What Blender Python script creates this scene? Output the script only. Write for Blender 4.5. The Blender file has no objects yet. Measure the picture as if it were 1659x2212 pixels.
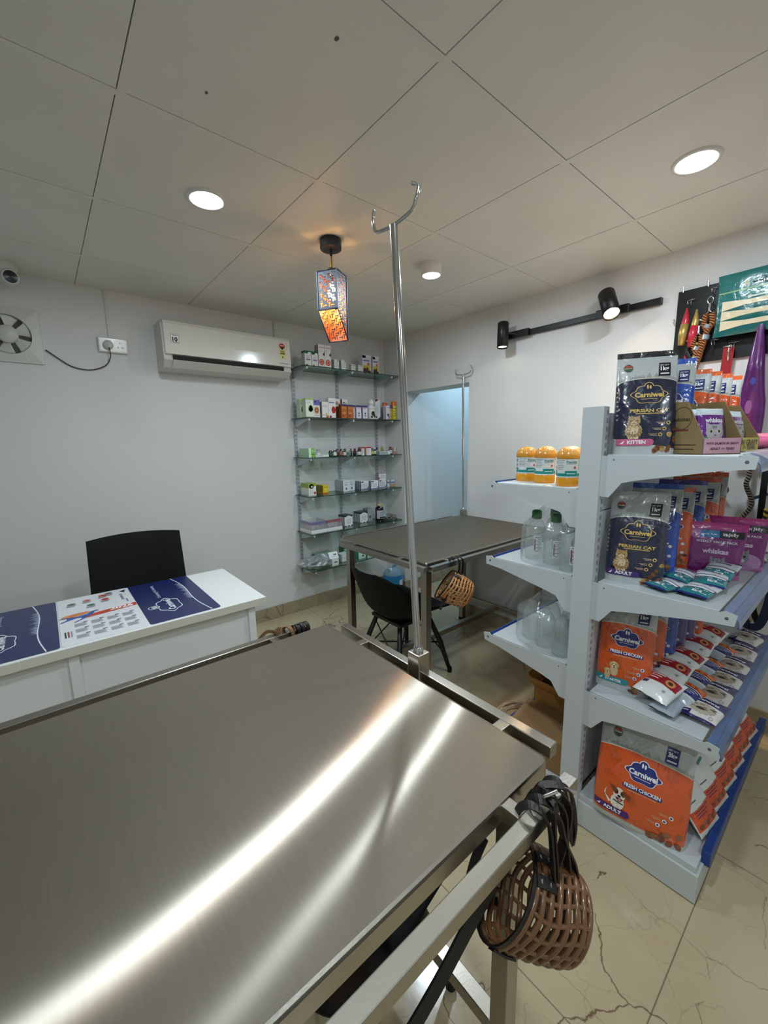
import bpy, bmesh, math, random
from math import pi, sin, cos, radians
from mathutils import Vector, Matrix, noise
from mathutils.geometry import tessellate_polygon

# ------------------------------------------------------------------ camera, light, exposure
C = bpy.context.scene.collection
scn = bpy.context.scene
cam_d = bpy.data.cameras.new('camera'); cam = bpy.data.objects.new('camera', cam_d); C.objects.link(cam)
cam_d.sensor_fit = 'HORIZONTAL'; cam_d.sensor_width = 36.0; cam_d.lens = 883.0 / 1659 * 36.0; cam_d.clip_start = 0.02
RIGHT = Vector((0.76809042, -0.64013526, -0.01624678))
DOWN = Vector((-0.11908964, -0.11787279, -0.98586189))
FWD = Vector((0.6291699, 0.75916589, -0.16677044))
cam.matrix_world = Matrix(((RIGHT.x, -DOWN.x, -FWD.x, 0), (RIGHT.y, -DOWN.y, -FWD.y, 0), (RIGHT.z, -DOWN.z, -FWD.z, 1.42), (0, 0, 0, 1)))
scn.camera = cam
scn.view_settings.view_transform = 'Standard'; scn.view_settings.look = 'None'
scn.view_settings.gamma = 1.0; scn.view_settings.use_curve_mapping = False
scn.view_settings.exposure = EXPOSURE = 0.85
scn.cycles.max_bounces = 10; scn.cycles.diffuse_bounces = 5; scn.cycles.glossy_bounces = 5
scn.cycles.transparent_max_bounces = 32; scn.cycles.sample_clamp_indirect = 6.0
scn.cycles.caustics_reflective = False; scn.cycles.caustics_refractive = False
world = bpy.data.worlds.new('world'); scn.world = world; world.use_nodes = True
world.node_tree.nodes['Background'].inputs[0].default_value = (0.75, 0.85, 1.0, 1)
world.node_tree.nodes['Background'].inputs[1].default_value = 0.02
DOWNLIGHT_W, SPOT_W, PENDANT_W, PASSAGE_W = 5.0, 11.0, 3.2, 4.5
COOL = (0.78, 0.92, 1.0); WARM = (1.0, 0.76, 0.46); PASSAGE = (0.40, 0.74, 1.0)
rnd = random.Random(7)

# ------------------------------------------------------------------ materials
def lin(h):
    h = h.lstrip('#'); o = []
    for i in (0, 2, 4):
        c = int(h[i:i+2], 16) / 255; o.append(c / 12.92 if c <= .04045 else ((c + .055) / 1.055) ** 2.4)
    return (*o, 1.0)
MATS = {}
def mat(name, col='#cccccc', rough=.5, metal=0.0, coat=0.0, bump=0.0, bscale=60, emit=None, estr=0, vary=0.0, vscale=4, spec=.5, trans=0, ior=1.45, distort=0):
    if name in MATS: return MATS[name]
    m = bpy.data.materials.new(name); m.use_nodes = True; nt = m.node_tree; b = nt.nodes['Principled BSDF']
    b.inputs['Base Color'].default_value = lin(col); b.inputs['Roughness'].default_value = rough; b.inputs['Metallic'].default_value = metal
    b.inputs['Coat Weight'].default_value = coat; b.inputs['Coat Roughness'].default_value = .12; b.inputs['Specular IOR Level'].default_value = spec
    b.inputs['Transmission Weight'].default_value = trans; b.inputs['IOR'].default_value = ior
    if emit: b.inputs['Emission Color'].default_value = lin(emit); b.inputs['Emission Strength'].default_value = estr
    if bump or vary:
        tc = nt.nodes.new('ShaderNodeTexCoord'); n = nt.nodes.new('ShaderNodeTexNoise'); n.inputs['Scale'].default_value = bscale; n.inputs['Detail'].default_value = 4
        nt.links.new(tc.outputs['Object'], n.inputs['Vector'])
        if bump:
            bp = nt.nodes.new('ShaderNodeBump'); bp.inputs['Strength'].default_value = bump; bp.inputs['Distance'].default_value = .003
            nt.links.new(n.outputs['Fac'], bp.inputs['Height']); nt.links.new(bp.outputs[0], b.inputs['Normal'])
        if vary:
            n2 = nt.nodes.new('ShaderNodeTexNoise'); n2.inputs['Scale'].default_value = vscale; n2.inputs['Detail'].default_value = 6
            nt.links.new(tc.outputs['Object'], n2.inputs['Vector'])
            mr = nt.nodes.new('ShaderNodeMapRange'); mr.inputs['To Min'].default_value = 1 - vary; mr.inputs['To Max'].default_value = 1 + vary
            mr.inputs['From Min'].default_value = .3; mr.inputs['From Max'].default_value = .7
            mx = nt.nodes.new('ShaderNodeMix'); mx.data_type = 'RGBA'; mx.blend_type = 'MULTIPLY'; mx.inputs['Factor'].default_value = 1
            mx.inputs['A'].default_value = lin(col); nt.links.new(n2.outputs['Fac'], mr.inputs[0]); nt.links.new(mr.outputs[0], mx.inputs['B']); nt.links.new(mx.outputs['Result'], b.inputs['Base Color'])
    MATS[name] = m; return m
def ink(h): return mat('print_' + h.lstrip('#'), h, .35, coat=.15)
class NT:
    def __init__(s, name):
        s.m = bpy.data.materials.new(name); s.m.use_nodes = True; s.t = s.m.node_tree; s.b = s.t.nodes['Principled BSDF']; MATS[name] = s.m
    def n(s, typ, **kw):
        x = s.t.nodes.new(typ)
        for k, v in kw.items(): setattr(x, k, v)
        return x
    def l(s, a, b): s.t.links.new(a, b)
    def math(s, op, a, b=None, c=None, clamp=False):
        x = s.n('ShaderNodeMath', operation=op); x.use_clamp = clamp
        for i, v in enumerate((a, b, c)):
            if v is None: continue
            if isinstance(v, (int, float)): x.inputs[i].default_value = v
            else: s.l(v, x.inputs[i])
        return x.outputs[0]
    def mix(s, f, a, b, mode='MIX'):
        x = s.n('ShaderNodeMix', data_type='RGBA', blend_type=mode)
        for k, v in (('Factor', f), ('A', a), ('B', b)):
            i = [q for q in x.inputs if q.name == k and q.type == ('VALUE' if k == 'Factor' else 'RGBA')][0]
            if isinstance(v, str): i.default_value = lin(v)
            elif isinstance(v, (int, float)): i.default_value = v
            else: s.l(v, i)
        return [q for q in x.outputs if q.type == 'RGBA'][0]
    def noise(s, vec, scale, detail=4, dist=0):
        x = s.n('ShaderNodeTexNoise'); x.inputs['Scale'].default_value = scale; x.inputs['Detail'].default_value = detail; x.inputs['Distortion'].default_value = dist
        s.l(vec, x.inputs['Vector']); return x
    def bump(s, h, strength=.3, dist=.003):
        x = s.n('ShaderNodeBump'); x.inputs['Strength'].default_value = strength; x.inputs['Distance'].default_value = dist; s.l(h, x.inputs['Height']); s.l(x.outputs[0], s.b.inputs['Normal']); return x

def clear_mat(name, tint, gloss=.12, rough=.05, milky=0.0):
    """thin clear glass or film: see-through with a sheen"""
    q = NT(name); t = q.t; t.nodes.remove(q.b); out = t.nodes['Material Output']
    tr = q.n('ShaderNodeBsdfTransparent'); tr.inputs[0].default_value = lin(tint)
    gl = q.n('ShaderNodeBsdfAnisotropic'); gl.inputs['Roughness'].default_value = rough
    lw = q.n('ShaderNodeLayerWeight'); lw.inputs[0].default_value = .5
    f = q.math('MULTIPLY_ADD', q.math('POWER', lw.outputs['Facing'], 2.5), .55, gloss, clamp=True)
    mx = q.n('ShaderNodeMixShader'); q.l(f, mx.inputs[0]); q.l(tr.outputs[0], mx.inputs[1]); q.l(gl.outputs[0], mx.inputs[2]); last = mx
    if milky:
        d = q.n('ShaderNodeBsdfDiffuse'); d.inputs[0].default_value = lin('#e8eeee'); m2 = q.n('ShaderNodeMixShader'); m2.inputs[0].default_value = milky
        q.l(mx.outputs[0], m2.inputs[1]); q.l(d.outputs[0], m2.inputs[2]); last = m2
    tc = q.n('ShaderNodeTexCoord'); nz = q.noise(tc.outputs['Object'], 55, 3); bp = q.n('ShaderNodeBump'); bp.inputs['Strength'].default_value = .5 if milky else .0
    bp.inputs['Distance'].default_value = .004; q.l(nz.outputs[0], bp.inputs['Height']); q.l(bp.outputs[0], gl.inputs['Normal'])
    q.l(last.outputs[0], out.inputs[0]); return q.m
glass = clear_mat('shelf_glass', '#d5ebe3', .05, .02)
clear_plastic = clear_mat('clear_plastic', '#fafdfd', .05, .12, .17)
film = clear_mat('clear_film', '#fdfefe', .05, .14, .11)

def brushed(name, col, r, an, tangent, wav=0.0):
    q = NT(name); t = q.t; t.nodes.remove(q.b)
    g = q.n('ShaderNodeBsdfAnisotropic'); g.inputs['Color'].default_value = lin(col); g.inputs['Roughness'].default_value = r; g.inputs['Anisotropy'].default_value = an
    cx = q.n('ShaderNodeCombineXYZ')
    for i in range(3): cx.inputs[i].default_value = tangent[i]
    q.l(cx.outputs[0], g.inputs['Tangent'])
    tc = q.n('ShaderNodeTexCoord')
    mp = q.n('ShaderNodeMapping'); mp.inputs['Scale'].default_value = (260, 6, 6); q.l(tc.outputs['Object'], mp.inputs[0])
    nz = q.noise(mp.outputs[0], 1.0, 3)
    mr = q.n('ShaderNodeMapRange'); mr.inputs['To Min'].default_value = .90; mr.inputs['To Max'].default_value = 1.06; q.l(nz.outputs[0], mr.inputs[0])
    cc = q.mix(1.0, col, mr.outputs[0], 'MULTIPLY'); q.l(cc, g.inputs['Color'])
    if wav:
        n2 = q.noise(tc.outputs['Object'], 2.6, 1); bp = q.n('ShaderNodeBump'); bp.inputs['Strength'].default_value = 1; bp.inputs['Distance'].default_value = wav
        q.l(n2.outputs[0], bp.inputs['Height']); q.l(bp.outputs[0], g.inputs['Normal'])
    g.distribution = 'MULTI_GGX'
    g2 = q.n('ShaderNodeBsdfAnisotropic'); g2.distribution = 'MULTI_GGX'; g2.inputs['Roughness'].default_value = .62; q.l(cc, g2.inputs['Color'])
    mx = q.n('ShaderNodeMixShader'); mx.inputs[0].default_value = .38; q.l(g.outputs[0], mx.inputs[1]); q.l(g2.outputs[0], mx.inputs[2])
    q.l(mx.outputs[0], t.nodes['Material Output'].inputs[0]); return q.m
steel_top = brushed('brushed_steel_sheet', '#a0988c', .275, -.83, (1, 0, 0), .003)
steel = mat('steel_tube', '#aaa49a', .30, 1.0, bump=.05, bscale=200, vary=.06)
chrome = mat('chrome', '#c9c9c9', .12, 1.0)
wall_m = mat('wall_paint', '#d9d9d8', .75, bump=.06, bscale=180, vary=.012, vscale=1.5)
white_m = mat('white_plastic', '#dedcd6', .3, coat=.2)
laminate = mat('white_laminate', '#e4e6e4', .35)
laminate_edge = mat('cream_edge_band', '#d6d3c6', .5)
powder = mat('white_powder_coat', '#c2c7c9', .38, bump=.05, bscale=400)
black_m = mat('black_plastic', '#0b0b0c', .45)
black_fab = mat('black_fabric', '#050506', .9, bump=.3, bscale=500)
black_metal = mat('black_metal', '#121213', .4)
rubber = mat('black_rubber', '#0a0a0a', .7)
leather = mat('dark_leather', '#1d1512', .45, bump=.2, bscale=220)
leather_tan = mat('tan_leather', '#7a5a3c', .5, bump=.2, bscale=220)
card = mat('brown_cardboard', '#a97b3f', .8, vary=.06, vscale=12)
card2 = mat('kraft_cardboard', '#8f6d49', .8, vary=.05, vscale=12)
blue_strip = mat('blue_strip', '#1f3f86', .35)

def floor_material():
    q = NT('marble_floor'); tc = q.n('ShaderNodeTexCoord'); v = tc.outputs['Object']
    nz = q.noise(v, 1.1, 5); base = q.mix(q.n('ShaderNodeMapRange').outputs[0], '#b3a281', '#c5b594')
    mr = [n for n in q.t.nodes if n.bl_idname == 'ShaderNodeMapRange'][-1]; mr.inputs['From Min'].default_value = .35; mr.inputs['From Max'].default_value = .65; q.l(nz.outputs[0], mr.inputs[0])
    col = base
    for sc, off, w, c, st in ((1.35, 0, .0034, '#4f3318', .9), (3.1, 4.7, .0045, '#6b4e2e', .6), (6.5, 9.1, .012, '#8f7c5e', .35)):
        warp = q.noise(v, 3.0 if sc < 4 else 7, 6); sub = q.n('ShaderNodeVectorMath', operation='SCALE'); q.l(warp.outputs['Color'], sub.inputs[0]); sub.inputs['Scale'].default_value = .26 if sc < 4 else .15
        add = q.n('ShaderNodeVectorMath', operation='ADD'); q.l(v, add.inputs[0]); q.l(sub.outputs[0], add.inputs[1])
        add2 = q.n('ShaderNodeVectorMath', operation='ADD'); q.l(add.outputs[0], add2.inputs[0]); add2.inputs[1].default_value = (off, off * .7, 0)
        vo = q.n('ShaderNodeTexVoronoi', feature='DISTANCE_TO_EDGE'); vo.inputs['Scale'].default_value = sc; q.l(add2.outputs[0], vo.inputs['Vector'])
        n3 = q.noise(v, 3.3, 2); n3m = q.math('GREATER_THAN', n3.outputs[0], .46)
        ed = q.n('ShaderNodeMapRange'); ed.inputs['From Max'].default_value = w; ed.inputs['To Min'].default_value = st; ed.inputs['To Max'].default_value = 0; q.l(vo.outputs['Distance'], ed.inputs[0])
        col = q.mix(q.math('MULTIPLY', ed.outputs[0], n3m), col, c)
    sp = q.n('ShaderNodeSeparateXYZ'); q.l(v, sp.inputs[0])
    def joint(o, ph): 
        f = q.math('FRACT', q.math('DIVIDE', q.math('SUBTRACT', o, ph), .8)); return q.math('LESS_THAN', f, .004)
    j = q.math('MAXIMUM', joint(sp.outputs[0], .8345 - 8), joint(sp.outputs[1], .199 - 8))
    col = q.mix(q.math('MULTIPLY', j, .7), col, '#5b4a33')
    q.l(col, q.b.inputs['Base Color']); q.b.inputs['Roughness'].default_value = .16
    bn = q.noise(v, 40, 3); q.bump(bn.outputs[0], .06, .002); return q.m
def ceiling_material():
    q = NT('ceiling_tile'); tc = q.n('ShaderNodeTexCoord'); v = tc.outputs['Object']
    a = q.noise(v, 2.3, 6); mr = q.n('ShaderNodeMapRange'); mr.inputs['From Min'].default_value = .4; mr.inputs['From Max'].default_value = .75; q.l(a.outputs[0], mr.inputs[0])
    col = q.mix(q.math('MULTIPLY', mr.outputs[0], .5), '#e2e0d9', '#cfcbc0')
    q.l(col, q.b.inputs['Base Color']); q.b.inputs['Roughness'].default_value = .6
    bn = q.noise(v, 120, 3); q.bump(bn.outputs[0], .1, .002); return q.m
def skirting_material():
    q = NT('marble_skirting'); tc = q.n('ShaderNodeTexCoord'); v = tc.outputs['Object']
    a = q.noise(v, 5, 6, 1.5); col = q.mix(a.outputs[0], '#8c7f68', '#b3a489'); vo = q.n('ShaderNodeTexVoronoi', feature='DISTANCE_TO_EDGE'); vo.inputs['Scale'].default_value = 5
    q.l(v, vo.inputs[0]); col = q.mix(q.math('MULTIPLY', q.math('LESS_THAN', vo.outputs[0], .012), .5), col, '#63492d'); q.l(col, q.b.inputs['Base Color']); q.b.inputs['Roughness'].default_value = .3; return q.m
def rope_material(name, c1, c2, freq=14, twist=2):
    q = NT(name); uv = q.n('ShaderNodeUVMap'); uv.uv_map = 'uv'; sp = q.n('ShaderNodeSeparateXYZ'); q.l(uv.outputs[0], sp.inputs[0])
    ph = q.math('ADD', q.math('MULTIPLY', sp.outputs[0], twist), q.math('MULTIPLY', sp.outputs[1], freq)); f = q.math('FRACT', ph); k = q.math('GREATER_THAN', f, .5)
    q.l(q.mix(k, c1, c2), q.b.inputs['Base Color']); q.b.inputs['Roughness'].default_value = .8; q.bump(q.math('SINE', q.math('MULTIPLY', ph, 6.283)), .6, .003); return q.m
def bag_material(name, body, seal, arch=(.70, .06), low=(.10, -.02), silver='#b9bdbd', trees='#8a8f88', line='#d8d2c0', rough=.28):
    """printed foil pouch: pale head with a treeline, coloured body, pale foot, coloured seal; drawn over the pouch's own UV"""
    q = NT(name); uv = q.n('ShaderNodeUVMap'); uv.uv_map = 'uv'; sp = q.n('ShaderNodeSeparateXYZ'); q.l(uv.outputs[0], sp.inputs[0]); u, v = sp.outputs[0], sp.outputs[1]
    c = q.math('SUBTRACT', u, .5); c2 = q.math('MULTIPLY', c, c); h = q.math('SUBTRACT', arch[0] + arch[1], q.math('MULTIPLY', c2, 4 * arch[1]))
    tn = q.n('ShaderNodeTexNoise'); tn.noise_dimensions = '1D'; tn.inputs['Scale'].default_value = 26; tn.inputs['Detail'].default_value = 6; q.l(u, tn.inputs['W'])
    th = q.math('MULTIPLY_ADD', tn.outputs[0], .10, -.018); tm = q.math('LESS_THAN', v, q.math('ADD', h, th))
    d = q.mix(q.math('MULTIPLY', tm, .75), silver, trees); d = q.mix(q.math('LESS_THAN', v, q.math('ADD', h, .007)), d, line)
    bn = q.noise(uv.outputs[0], 5, 5); bodyc = q.mix(q.math('MULTIPLY', q.math('GREATER_THAN', bn.outputs[0], .58), .18), body, '#1a0c04')
    d = q.mix(q.math('LESS_THAN', v, h), d, bodyc)
    lo = q.math('MULTIPLY_ADD', c, low[1] * 2, low[0]); d = q.mix(q.math('LESS_THAN', v, lo), d, silver)
    d = q.mix(q.math('GREATER_THAN', v, .945), d, seal)
    q.l(d, q.b.inputs['Base Color']); q.b.inputs['Roughness'].default_value = rough; q.b.inputs['Coat Weight'].default_value = 1.0; q.b.inputs['Coat Roughness'].default_value = .07
    tc = q.n('ShaderNodeTexCoord'); w = q.noise(tc.outputs['Object'], 13, 3, .8); bp = q.bump(w.outputs[0], .9, .010); q.l(bp.outputs[0], q.b.inputs['Coat Normal']); return q.m
def stripe_material(name, stops, rough=.3, axis=1):
    """packet film printed in straight bands: stops are (upper limit along the packet, colour)"""
    q = NT(name); uv = q.n('ShaderNodeUVMap'); uv.uv_map = 'uv'; sp = q.n('ShaderNodeSeparateXYZ'); q.l(uv.outputs[0], sp.inputs[0]); v = sp.outputs[axis]
    d = None
    for lim, col in reversed(stops):
        d = q.mix(q.math('LESS_THAN', v, lim), d if d is not None else col, col)
    q.l(d, q.b.inputs['Base Color']); q.b.inputs['Roughness'].default_value = rough; q.b.inputs['Coat Weight'].default_value = .5; q.b.inputs['Coat Roughness'].default_value = .12
    tc = q.n('ShaderNodeTexCoord'); w = q.noise(tc.outputs['Object'], 30, 3, .6); bp = q.bump(w.outputs[0], .5, .005); q.l(bp.outputs[0], q.b.inputs['Coat Normal']); return q.m

# ------------------------------------------------------------------ mesh builder
TXT = {}
def text2d(s, bold=.015):
    k = (s, bold)
    if k in TXT: return TXT[k]
    cu = bpy.data.curves.new('lettering', 'FONT'); cu.body = s; cu.size = 1.0; cu.resolution_u = 2; cu.offset = bold; cu.fill_mode = 'FRONT'
    ob = bpy.data.objects.new('lettering', cu); me = bpy.data.meshes.new_from_object(ob)
    vs = [(v.co.x, v.co.y) for v in me.vertices]; fs = [tuple(p.vertices) for p in me.polygons]
    bpy.data.objects.remove(ob); bpy.data.curves.remove(cu); bpy.data.meshes.remove(me)
    x0 = min(v[0] for v in vs); x1 = max(v[0] for v in vs); y0 = min(v[1] for v in vs); y1 = max(v[1] for v in vs)
    TXT[k] = (vs, fs, (x0, x1, y0, y1)); return TXT[k]
class MB:
    def __init__(s): s.v = []; s.f = []; s.mi = []; s.sm = []; s.uv = []; s.mats = []
    def k(s, m):
        if m not in s.mats: s.mats.append(m)
        return s.mats.index(m)
    def add(s, vs, fs, m, smooth=False, M=None, uv=None):
        o = len(s.v); s.v += [tuple(M @ Vector(p)) if M else tuple(p) for p in vs]; s.uv += uv if uv else [(0, 0)] * len(vs)
        k = s.k(m)
        for f in fs: s.f.append(tuple(i + o for i in f)); s.mi.append(k); s.sm.append(smooth)
        return s
    def box(s, c, d, m, M=None, mats=None):
        x, y, z = d[0] / 2, d[1] / 2, d[2] / 2
        vs = [(c[0] + a * x, c[1] + b * y, c[2] + e * z) for a in (-1, 1) for b in (-1, 1) for e in (-1, 1)]
        fs = [(0, 1, 3, 2), (4, 6, 7, 5), (0, 4, 5, 1), (2, 3, 7, 6), (0, 2, 6, 4), (1, 5, 7, 3)]   # -x +x -y +y -z +z
        if mats:
            for f, mm in zip(fs, mats): s.add([vs[i] for i in f], [(0, 1, 2, 3)], mm, False, M)
        else: s.add(vs, fs, m, False, M)
        return s
    def bx(s, x0, x1, y0, y1, z0, z1, m, M=None): return s.box(((x0 + x1) / 2, (y0 + y1) / 2, (z0 + z1) / 2), (x1 - x0, y1 - y0, z1 - z0), m, M)
    def lathe(s, prof, m, n=24, M=None, cap=True, smooth=True, mats=None):
        for i in range(len(prof) - 1):
            pass
        vs = [(r * cos(2 * pi * j / n), r * sin(2 * pi * j / n), z) for r, z in prof for j in range(n)]
        fs = []; L = len(prof)
        for i in range(L - 1):
            for j in range(n):
                fs.append((i * n + j, i * n + (j + 1) % n, (i + 1) * n + (j + 1) % n, (i + 1) * n + j))
        if mats:
            for i in range(L - 1): s.add([vs[q] for q in range(i * n, (i + 2) * n)], [(j, (j + 1) % n, n + (j + 1) % n, n + j) for j in range(n)], mats[i], smooth, M)
        else: s.add(vs, fs, m, smooth, M)
        if cap:
            if prof[0][0] > 1e-5: s.add(vs[:n], [tuple(range(n))[::-1]], mats[0] if mats else m, False, M)
            if prof[-1][0] > 1e-5: s.add(vs[-n:], [tuple(range(n))], mats[-1] if mats else m, False, M)
        return s
    def cyl(s, p0, p1, r, m, n=16, r2=None):
        p0, p1 = Vector(p0), Vector(p1); d = p1 - p0; M = Matrix.Translation(p0) @ d.to_track_quat('Z', 'Y').to_matrix().to_4x4()
        return s.lathe([(r, 0), (r if r2 is None else r2, d.length)], m, n, M)
    def tube(s, pts, r, m, n=8, closed=False, flat=None, smooth=True, vlen=None):
        """round tube, or a flat strap when flat=(width, thickness, side vector)"""
        P = [Vector(p) for p in pts]; L = len(P); rs = r if isinstance(r, (list, tuple)) else [r] * L
        vs = []; uv = []; prev = None; acc = 0
        for i in range(L):
            a = P[(i - 1) % L] if (closed or i > 0) else P[i]; b = P[(i + 1) % L] if (closed or i < L - 1) else P[i]
            t = (b - a).normalized() if (b - a).length > 1e-9 else Vector((0, 0, 1))
            if i: acc += (P[i] - P[i - 1]).length
            if flat:
                sd = Vector(flat[2]); sd = (sd - t * sd.dot(t)); sd = sd.normalized() if sd.length > 1e-4 else t.orthogonal().normalized()
                nn = t.cross(sd); w, th = flat[0] / 2, flat[1] / 2
                for x, y in ((-w, -th), (w, -th), (w, th), (-w, th)): vs.append(tuple(P[i] + sd * x + nn * y)); uv.append((.5 + x / flat[0], acc))
            else:
                if prev is None: prev = t.orthogonal().normalized()
                prev = (prev - t * prev.dot(t)); prev = prev.normalized() if prev.length > 1e-6 else t.orthogonal().normalized()
                bn = t.cross(prev)
                for j in range(n):
                    an = 2 * pi * j / n; vs.append(tuple(P[i] + (prev * cos(an) + bn * sin(an)) * rs[i])); uv.append((j / n, acc / .1))
        k = 4 if flat else n; fs = []
        for i in range(L if closed else L - 1):
            for j in range(k): fs.append((i * k + j, i * k + (j + 1) % k, ((i + 1) % L) * k + (j + 1) % k, ((i + 1) % L) * k + j))
        if not closed: fs += [tuple(range(k))[::-1], tuple(range((L - 1) * k, L * k))]
        return s.add(vs, fs, m, smooth and not flat, None, uv)
    def grid(s, fn, nu, nv, m, smooth=True, flip=False, uvs=True, closed_u=False):
        vs = []; uv = []
        for j in range(nv + 1):
            for i in range(nu if closed_u else nu + 1):
                vs.append(tuple(fn(i / nu, j / nv))); uv.append((i / nu, j / nv))
        w = nu if closed_u else nu + 1; fs = []
        for j in range(nv):
            for i in range(nu):
                a, b = j * w + i, j * w + (i + 1) % w if closed_u else j * w + i + 1
                q = (a, b, b + w, a + w); fs.append(q[::-1] if flip else q)
        return s.add(vs, fs, m, smooth, None, uv)
    def prism(s, poly, d, m, M=None):
        n = len(poly); vs = [(x, y, 0) for x, y in poly] + [(x, y, d) for x, y in poly]
        fs = [tuple(range(n))[::-1], tuple(range(n, 2 * n))] + [(i, (i + 1) % n, n + (i + 1) % n, n + i) for i in range(n)]
        return s.add(vs, fs, m, False, M)
    # printed shapes: 2D outlines laid on a surface through fn(x, y, lift)
    def tris(s, pts, tri, fn, m, lift=.0008, maxlen=.012):
        out = []; st = [tuple(pts[i] for i in t) for t in tri]
        while st:
            a, b, c = st.pop(); e = [math.dist(a, b), math.dist(b, c), math.dist(c, a)]; k = max(e)
            if k > maxlen and len(out) + len(st) < 3000:
                i = e.index(k); p = (a, b, c); p0, p1, p2 = p[i], p[(i + 1) % 3], p[(i + 2) % 3]; mid = ((p0[0] + p1[0]) / 2, (p0[1] + p1[1]) / 2); st += [(p0, mid, p2), (mid, p1, p2)]
            else: out.append((a, b, c))
        vs = [tuple(fn(p[0], p[1], lift)) for t in out for p in t]
        s.add(vs, [(3 * i, 3 * i + 1, 3 * i + 2) for i in range(len(out))], m, True)
    def poly(s, pts, fn, m, lift=.0008, maxlen=.012):
        t = tessellate_polygon([[Vector((x, y, 0)) for x, y in pts]]); s.tris(pts, t, fn, m, lift, maxlen); return s
    def rect(s, x0, x1, y0, y1, fn, m, lift=.0008): return s.poly([(x0, y0), (x1, y0), (x1, y1), (x0, y1)], fn, m, lift)
    def ell(s, cx, cy, rx, ry, fn, m, lift=.0008, rot=0, n=18, jag=0):
        ps = []
        for i in range(n):
            a = 2 * pi * i / n; k = 1 + jag * (1 if i % 2 else -1); x, y = rx * k * cos(a), ry * k * sin(a); ps.append((cx + x * cos(rot) - y * sin(rot), cy + x * sin(rot) + y * cos(rot)))
        return s.poly(ps, fn, m, lift)
    def ring(s, cx, cy, r, w, fn, m, lift=.0008, n=18):
        ps = [(cx + r * cos(2 * pi * i / n), cy + r * sin(2 * pi * i / n)) for i in range(n)] + [(cx + (r - w) * cos(2 * pi * i / n), cy + (r - w) * sin(2 * pi * i / n)) for i in range(n)]
        s.tris(ps, [t for i in range(n) for t in ((i, (i + 1) % n, n + (i + 1) % n), (i, n + (i + 1) % n, n + i))], fn, m, lift)
    def text(s, st, cx, cy, w, fn, m, lift=.0012, h=None, bold=.015, left=False):
        vs, fs, (x0, x1, y0, y1) = text2d(st, bold); k = w / (x1 - x0); ky = k if h is None else h / (y1 - y0)
        ox = cx if left else cx - w / 2
        s.tris([(ox + (x - x0) * k, cy + (y - (y0 + y1) / 2) * ky) for x, y in vs], [t for f in fs for t in [(f[0], f[i], f[i + 1]) for i in range(1, len(f) - 1)]], fn, m, lift, .05)
    def build(s, name, parent=None, loc=None, rot=None, bevel=0, sub=0, solid=0):
        me = bpy.data.meshes.new(name); me.from_pydata(s.v, [], s.f)
        for m in s.mats: me.materials.append(m)
        me.polygons.foreach_set('material_index', s.mi); me.polygons.foreach_set('use_smooth', s.sm)
        if any(u != (0, 0) for u in s.uv):
            ul = me.uv_layers.new(name='uv'); li = [0] * len(me.loops); me.loops.foreach_get('vertex_index', li); ul.data.foreach_set('uv', [c for i in li for c in s.uv[i]])
        me.update(); o = bpy.data.objects.new(name, me); C.objects.link(o)
        if parent: o.parent = parent
        if loc: o.location = loc
        if rot: o.rotation_euler = rot
        if solid: q = o.modifiers.new('solid', 'SOLIDIFY'); q.thickness = solid; q.offset = 0
        if bevel: q = o.modifiers.new('bevel', 'BEVEL'); q.width = bevel; q.segments = 2; q.limit_method = 'ANGLE'
        if sub: q = o.modifiers.new('sub', 'SUBSURF'); q.levels = sub; q.render_levels = sub
        return o
def tag(o, label, cat, group=None):
    o['label'] = label; o['category'] = cat
    if group: o['group'] = group
    return o
def thing(name, label, cat, loc=(0, 0, 0), rotz=0, group=None):
    o = bpy.data.objects.new(name, None); C.objects.link(o); o.location = loc; o.rotation_euler = (0, 0, rotz); o.empty_display_size = .05
    return tag(o, label, cat, group)
def struct(o): o['kind'] = 'structure'; return o
def copy_tree(o, label, loc=None, rot=None, group=None, parent=None):
    c = o.copy(); C.objects.link(c)
    if parent: c.parent = parent
    else:
        c['label'] = label
        if group: c['group'] = group
        if loc is not None: c.location = loc
        if rot is not None: c.rotation_euler = rot
    for ch in list(o.children): copy_tree(ch, None, parent=c)
    return c
def area(name, parent, loc, size, watt, col, aim=(0, 0, -1), spread=180):
    d = bpy.data.lights.new(name, 'AREA'); d.shape = 'DISK'; d.size = size; d.energy = watt; d.color = col; d.spread = radians(spread)
    o = bpy.data.objects.new(name, d); C.objects.link(o); o.parent = parent; o.location = loc; o.rotation_euler = Vector(aim).to_track_quat('-Z', 'Y').to_euler(); return o

# ------------------------------------------------------------------ the room
XW, YW, ZC = 2.556, 3.053, 2.34
floor_m, ceil_m, skirt_m = floor_material(), ceiling_material(), skirting_material()
gap_m = mat('ceiling_gap', '#3a3733', .9)
struct(MB().bx(-1.9, 4.3, -1.9, 3.2, -.05, 0, floor_m).build('floor'))
cb = MB().bx(-1.9, 4.3, -1.9, 3.2, ZC + .012, ZC + .06, gap_m)
bar_m = mat('ceiling_grid_bar', '#e0ddd6', .5)
for i in range(-4, 8):
    for j in range(-5, 4):
        x0, x1 = .277 + .6 * i, .277 + .6 * (i + 1); y0, y1 = .796 + .6 * j, .796 + .6 * (j + 1)
        x0, x1, y0, y1 = max(x0, -1.9), min(x1, 4.3), max(y0, -1.9), min(y1, 3.2)
        if x1 - x0 < .03 or y1 - y0 < .03: continue
        if x0 >= XW: continue
        cb.bx(x0 + .0116, x1 - .0132, y0 + .0106, y1 - .0132, ZC, ZC + .02, ceil_m)
for i in range(-4, 8): cb.bx(.277 + .6 * i - .0105, .277 + .6 * i + .0115, -1.9, 3.2, ZC - .0006, ZC + .015, bar_m)
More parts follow.
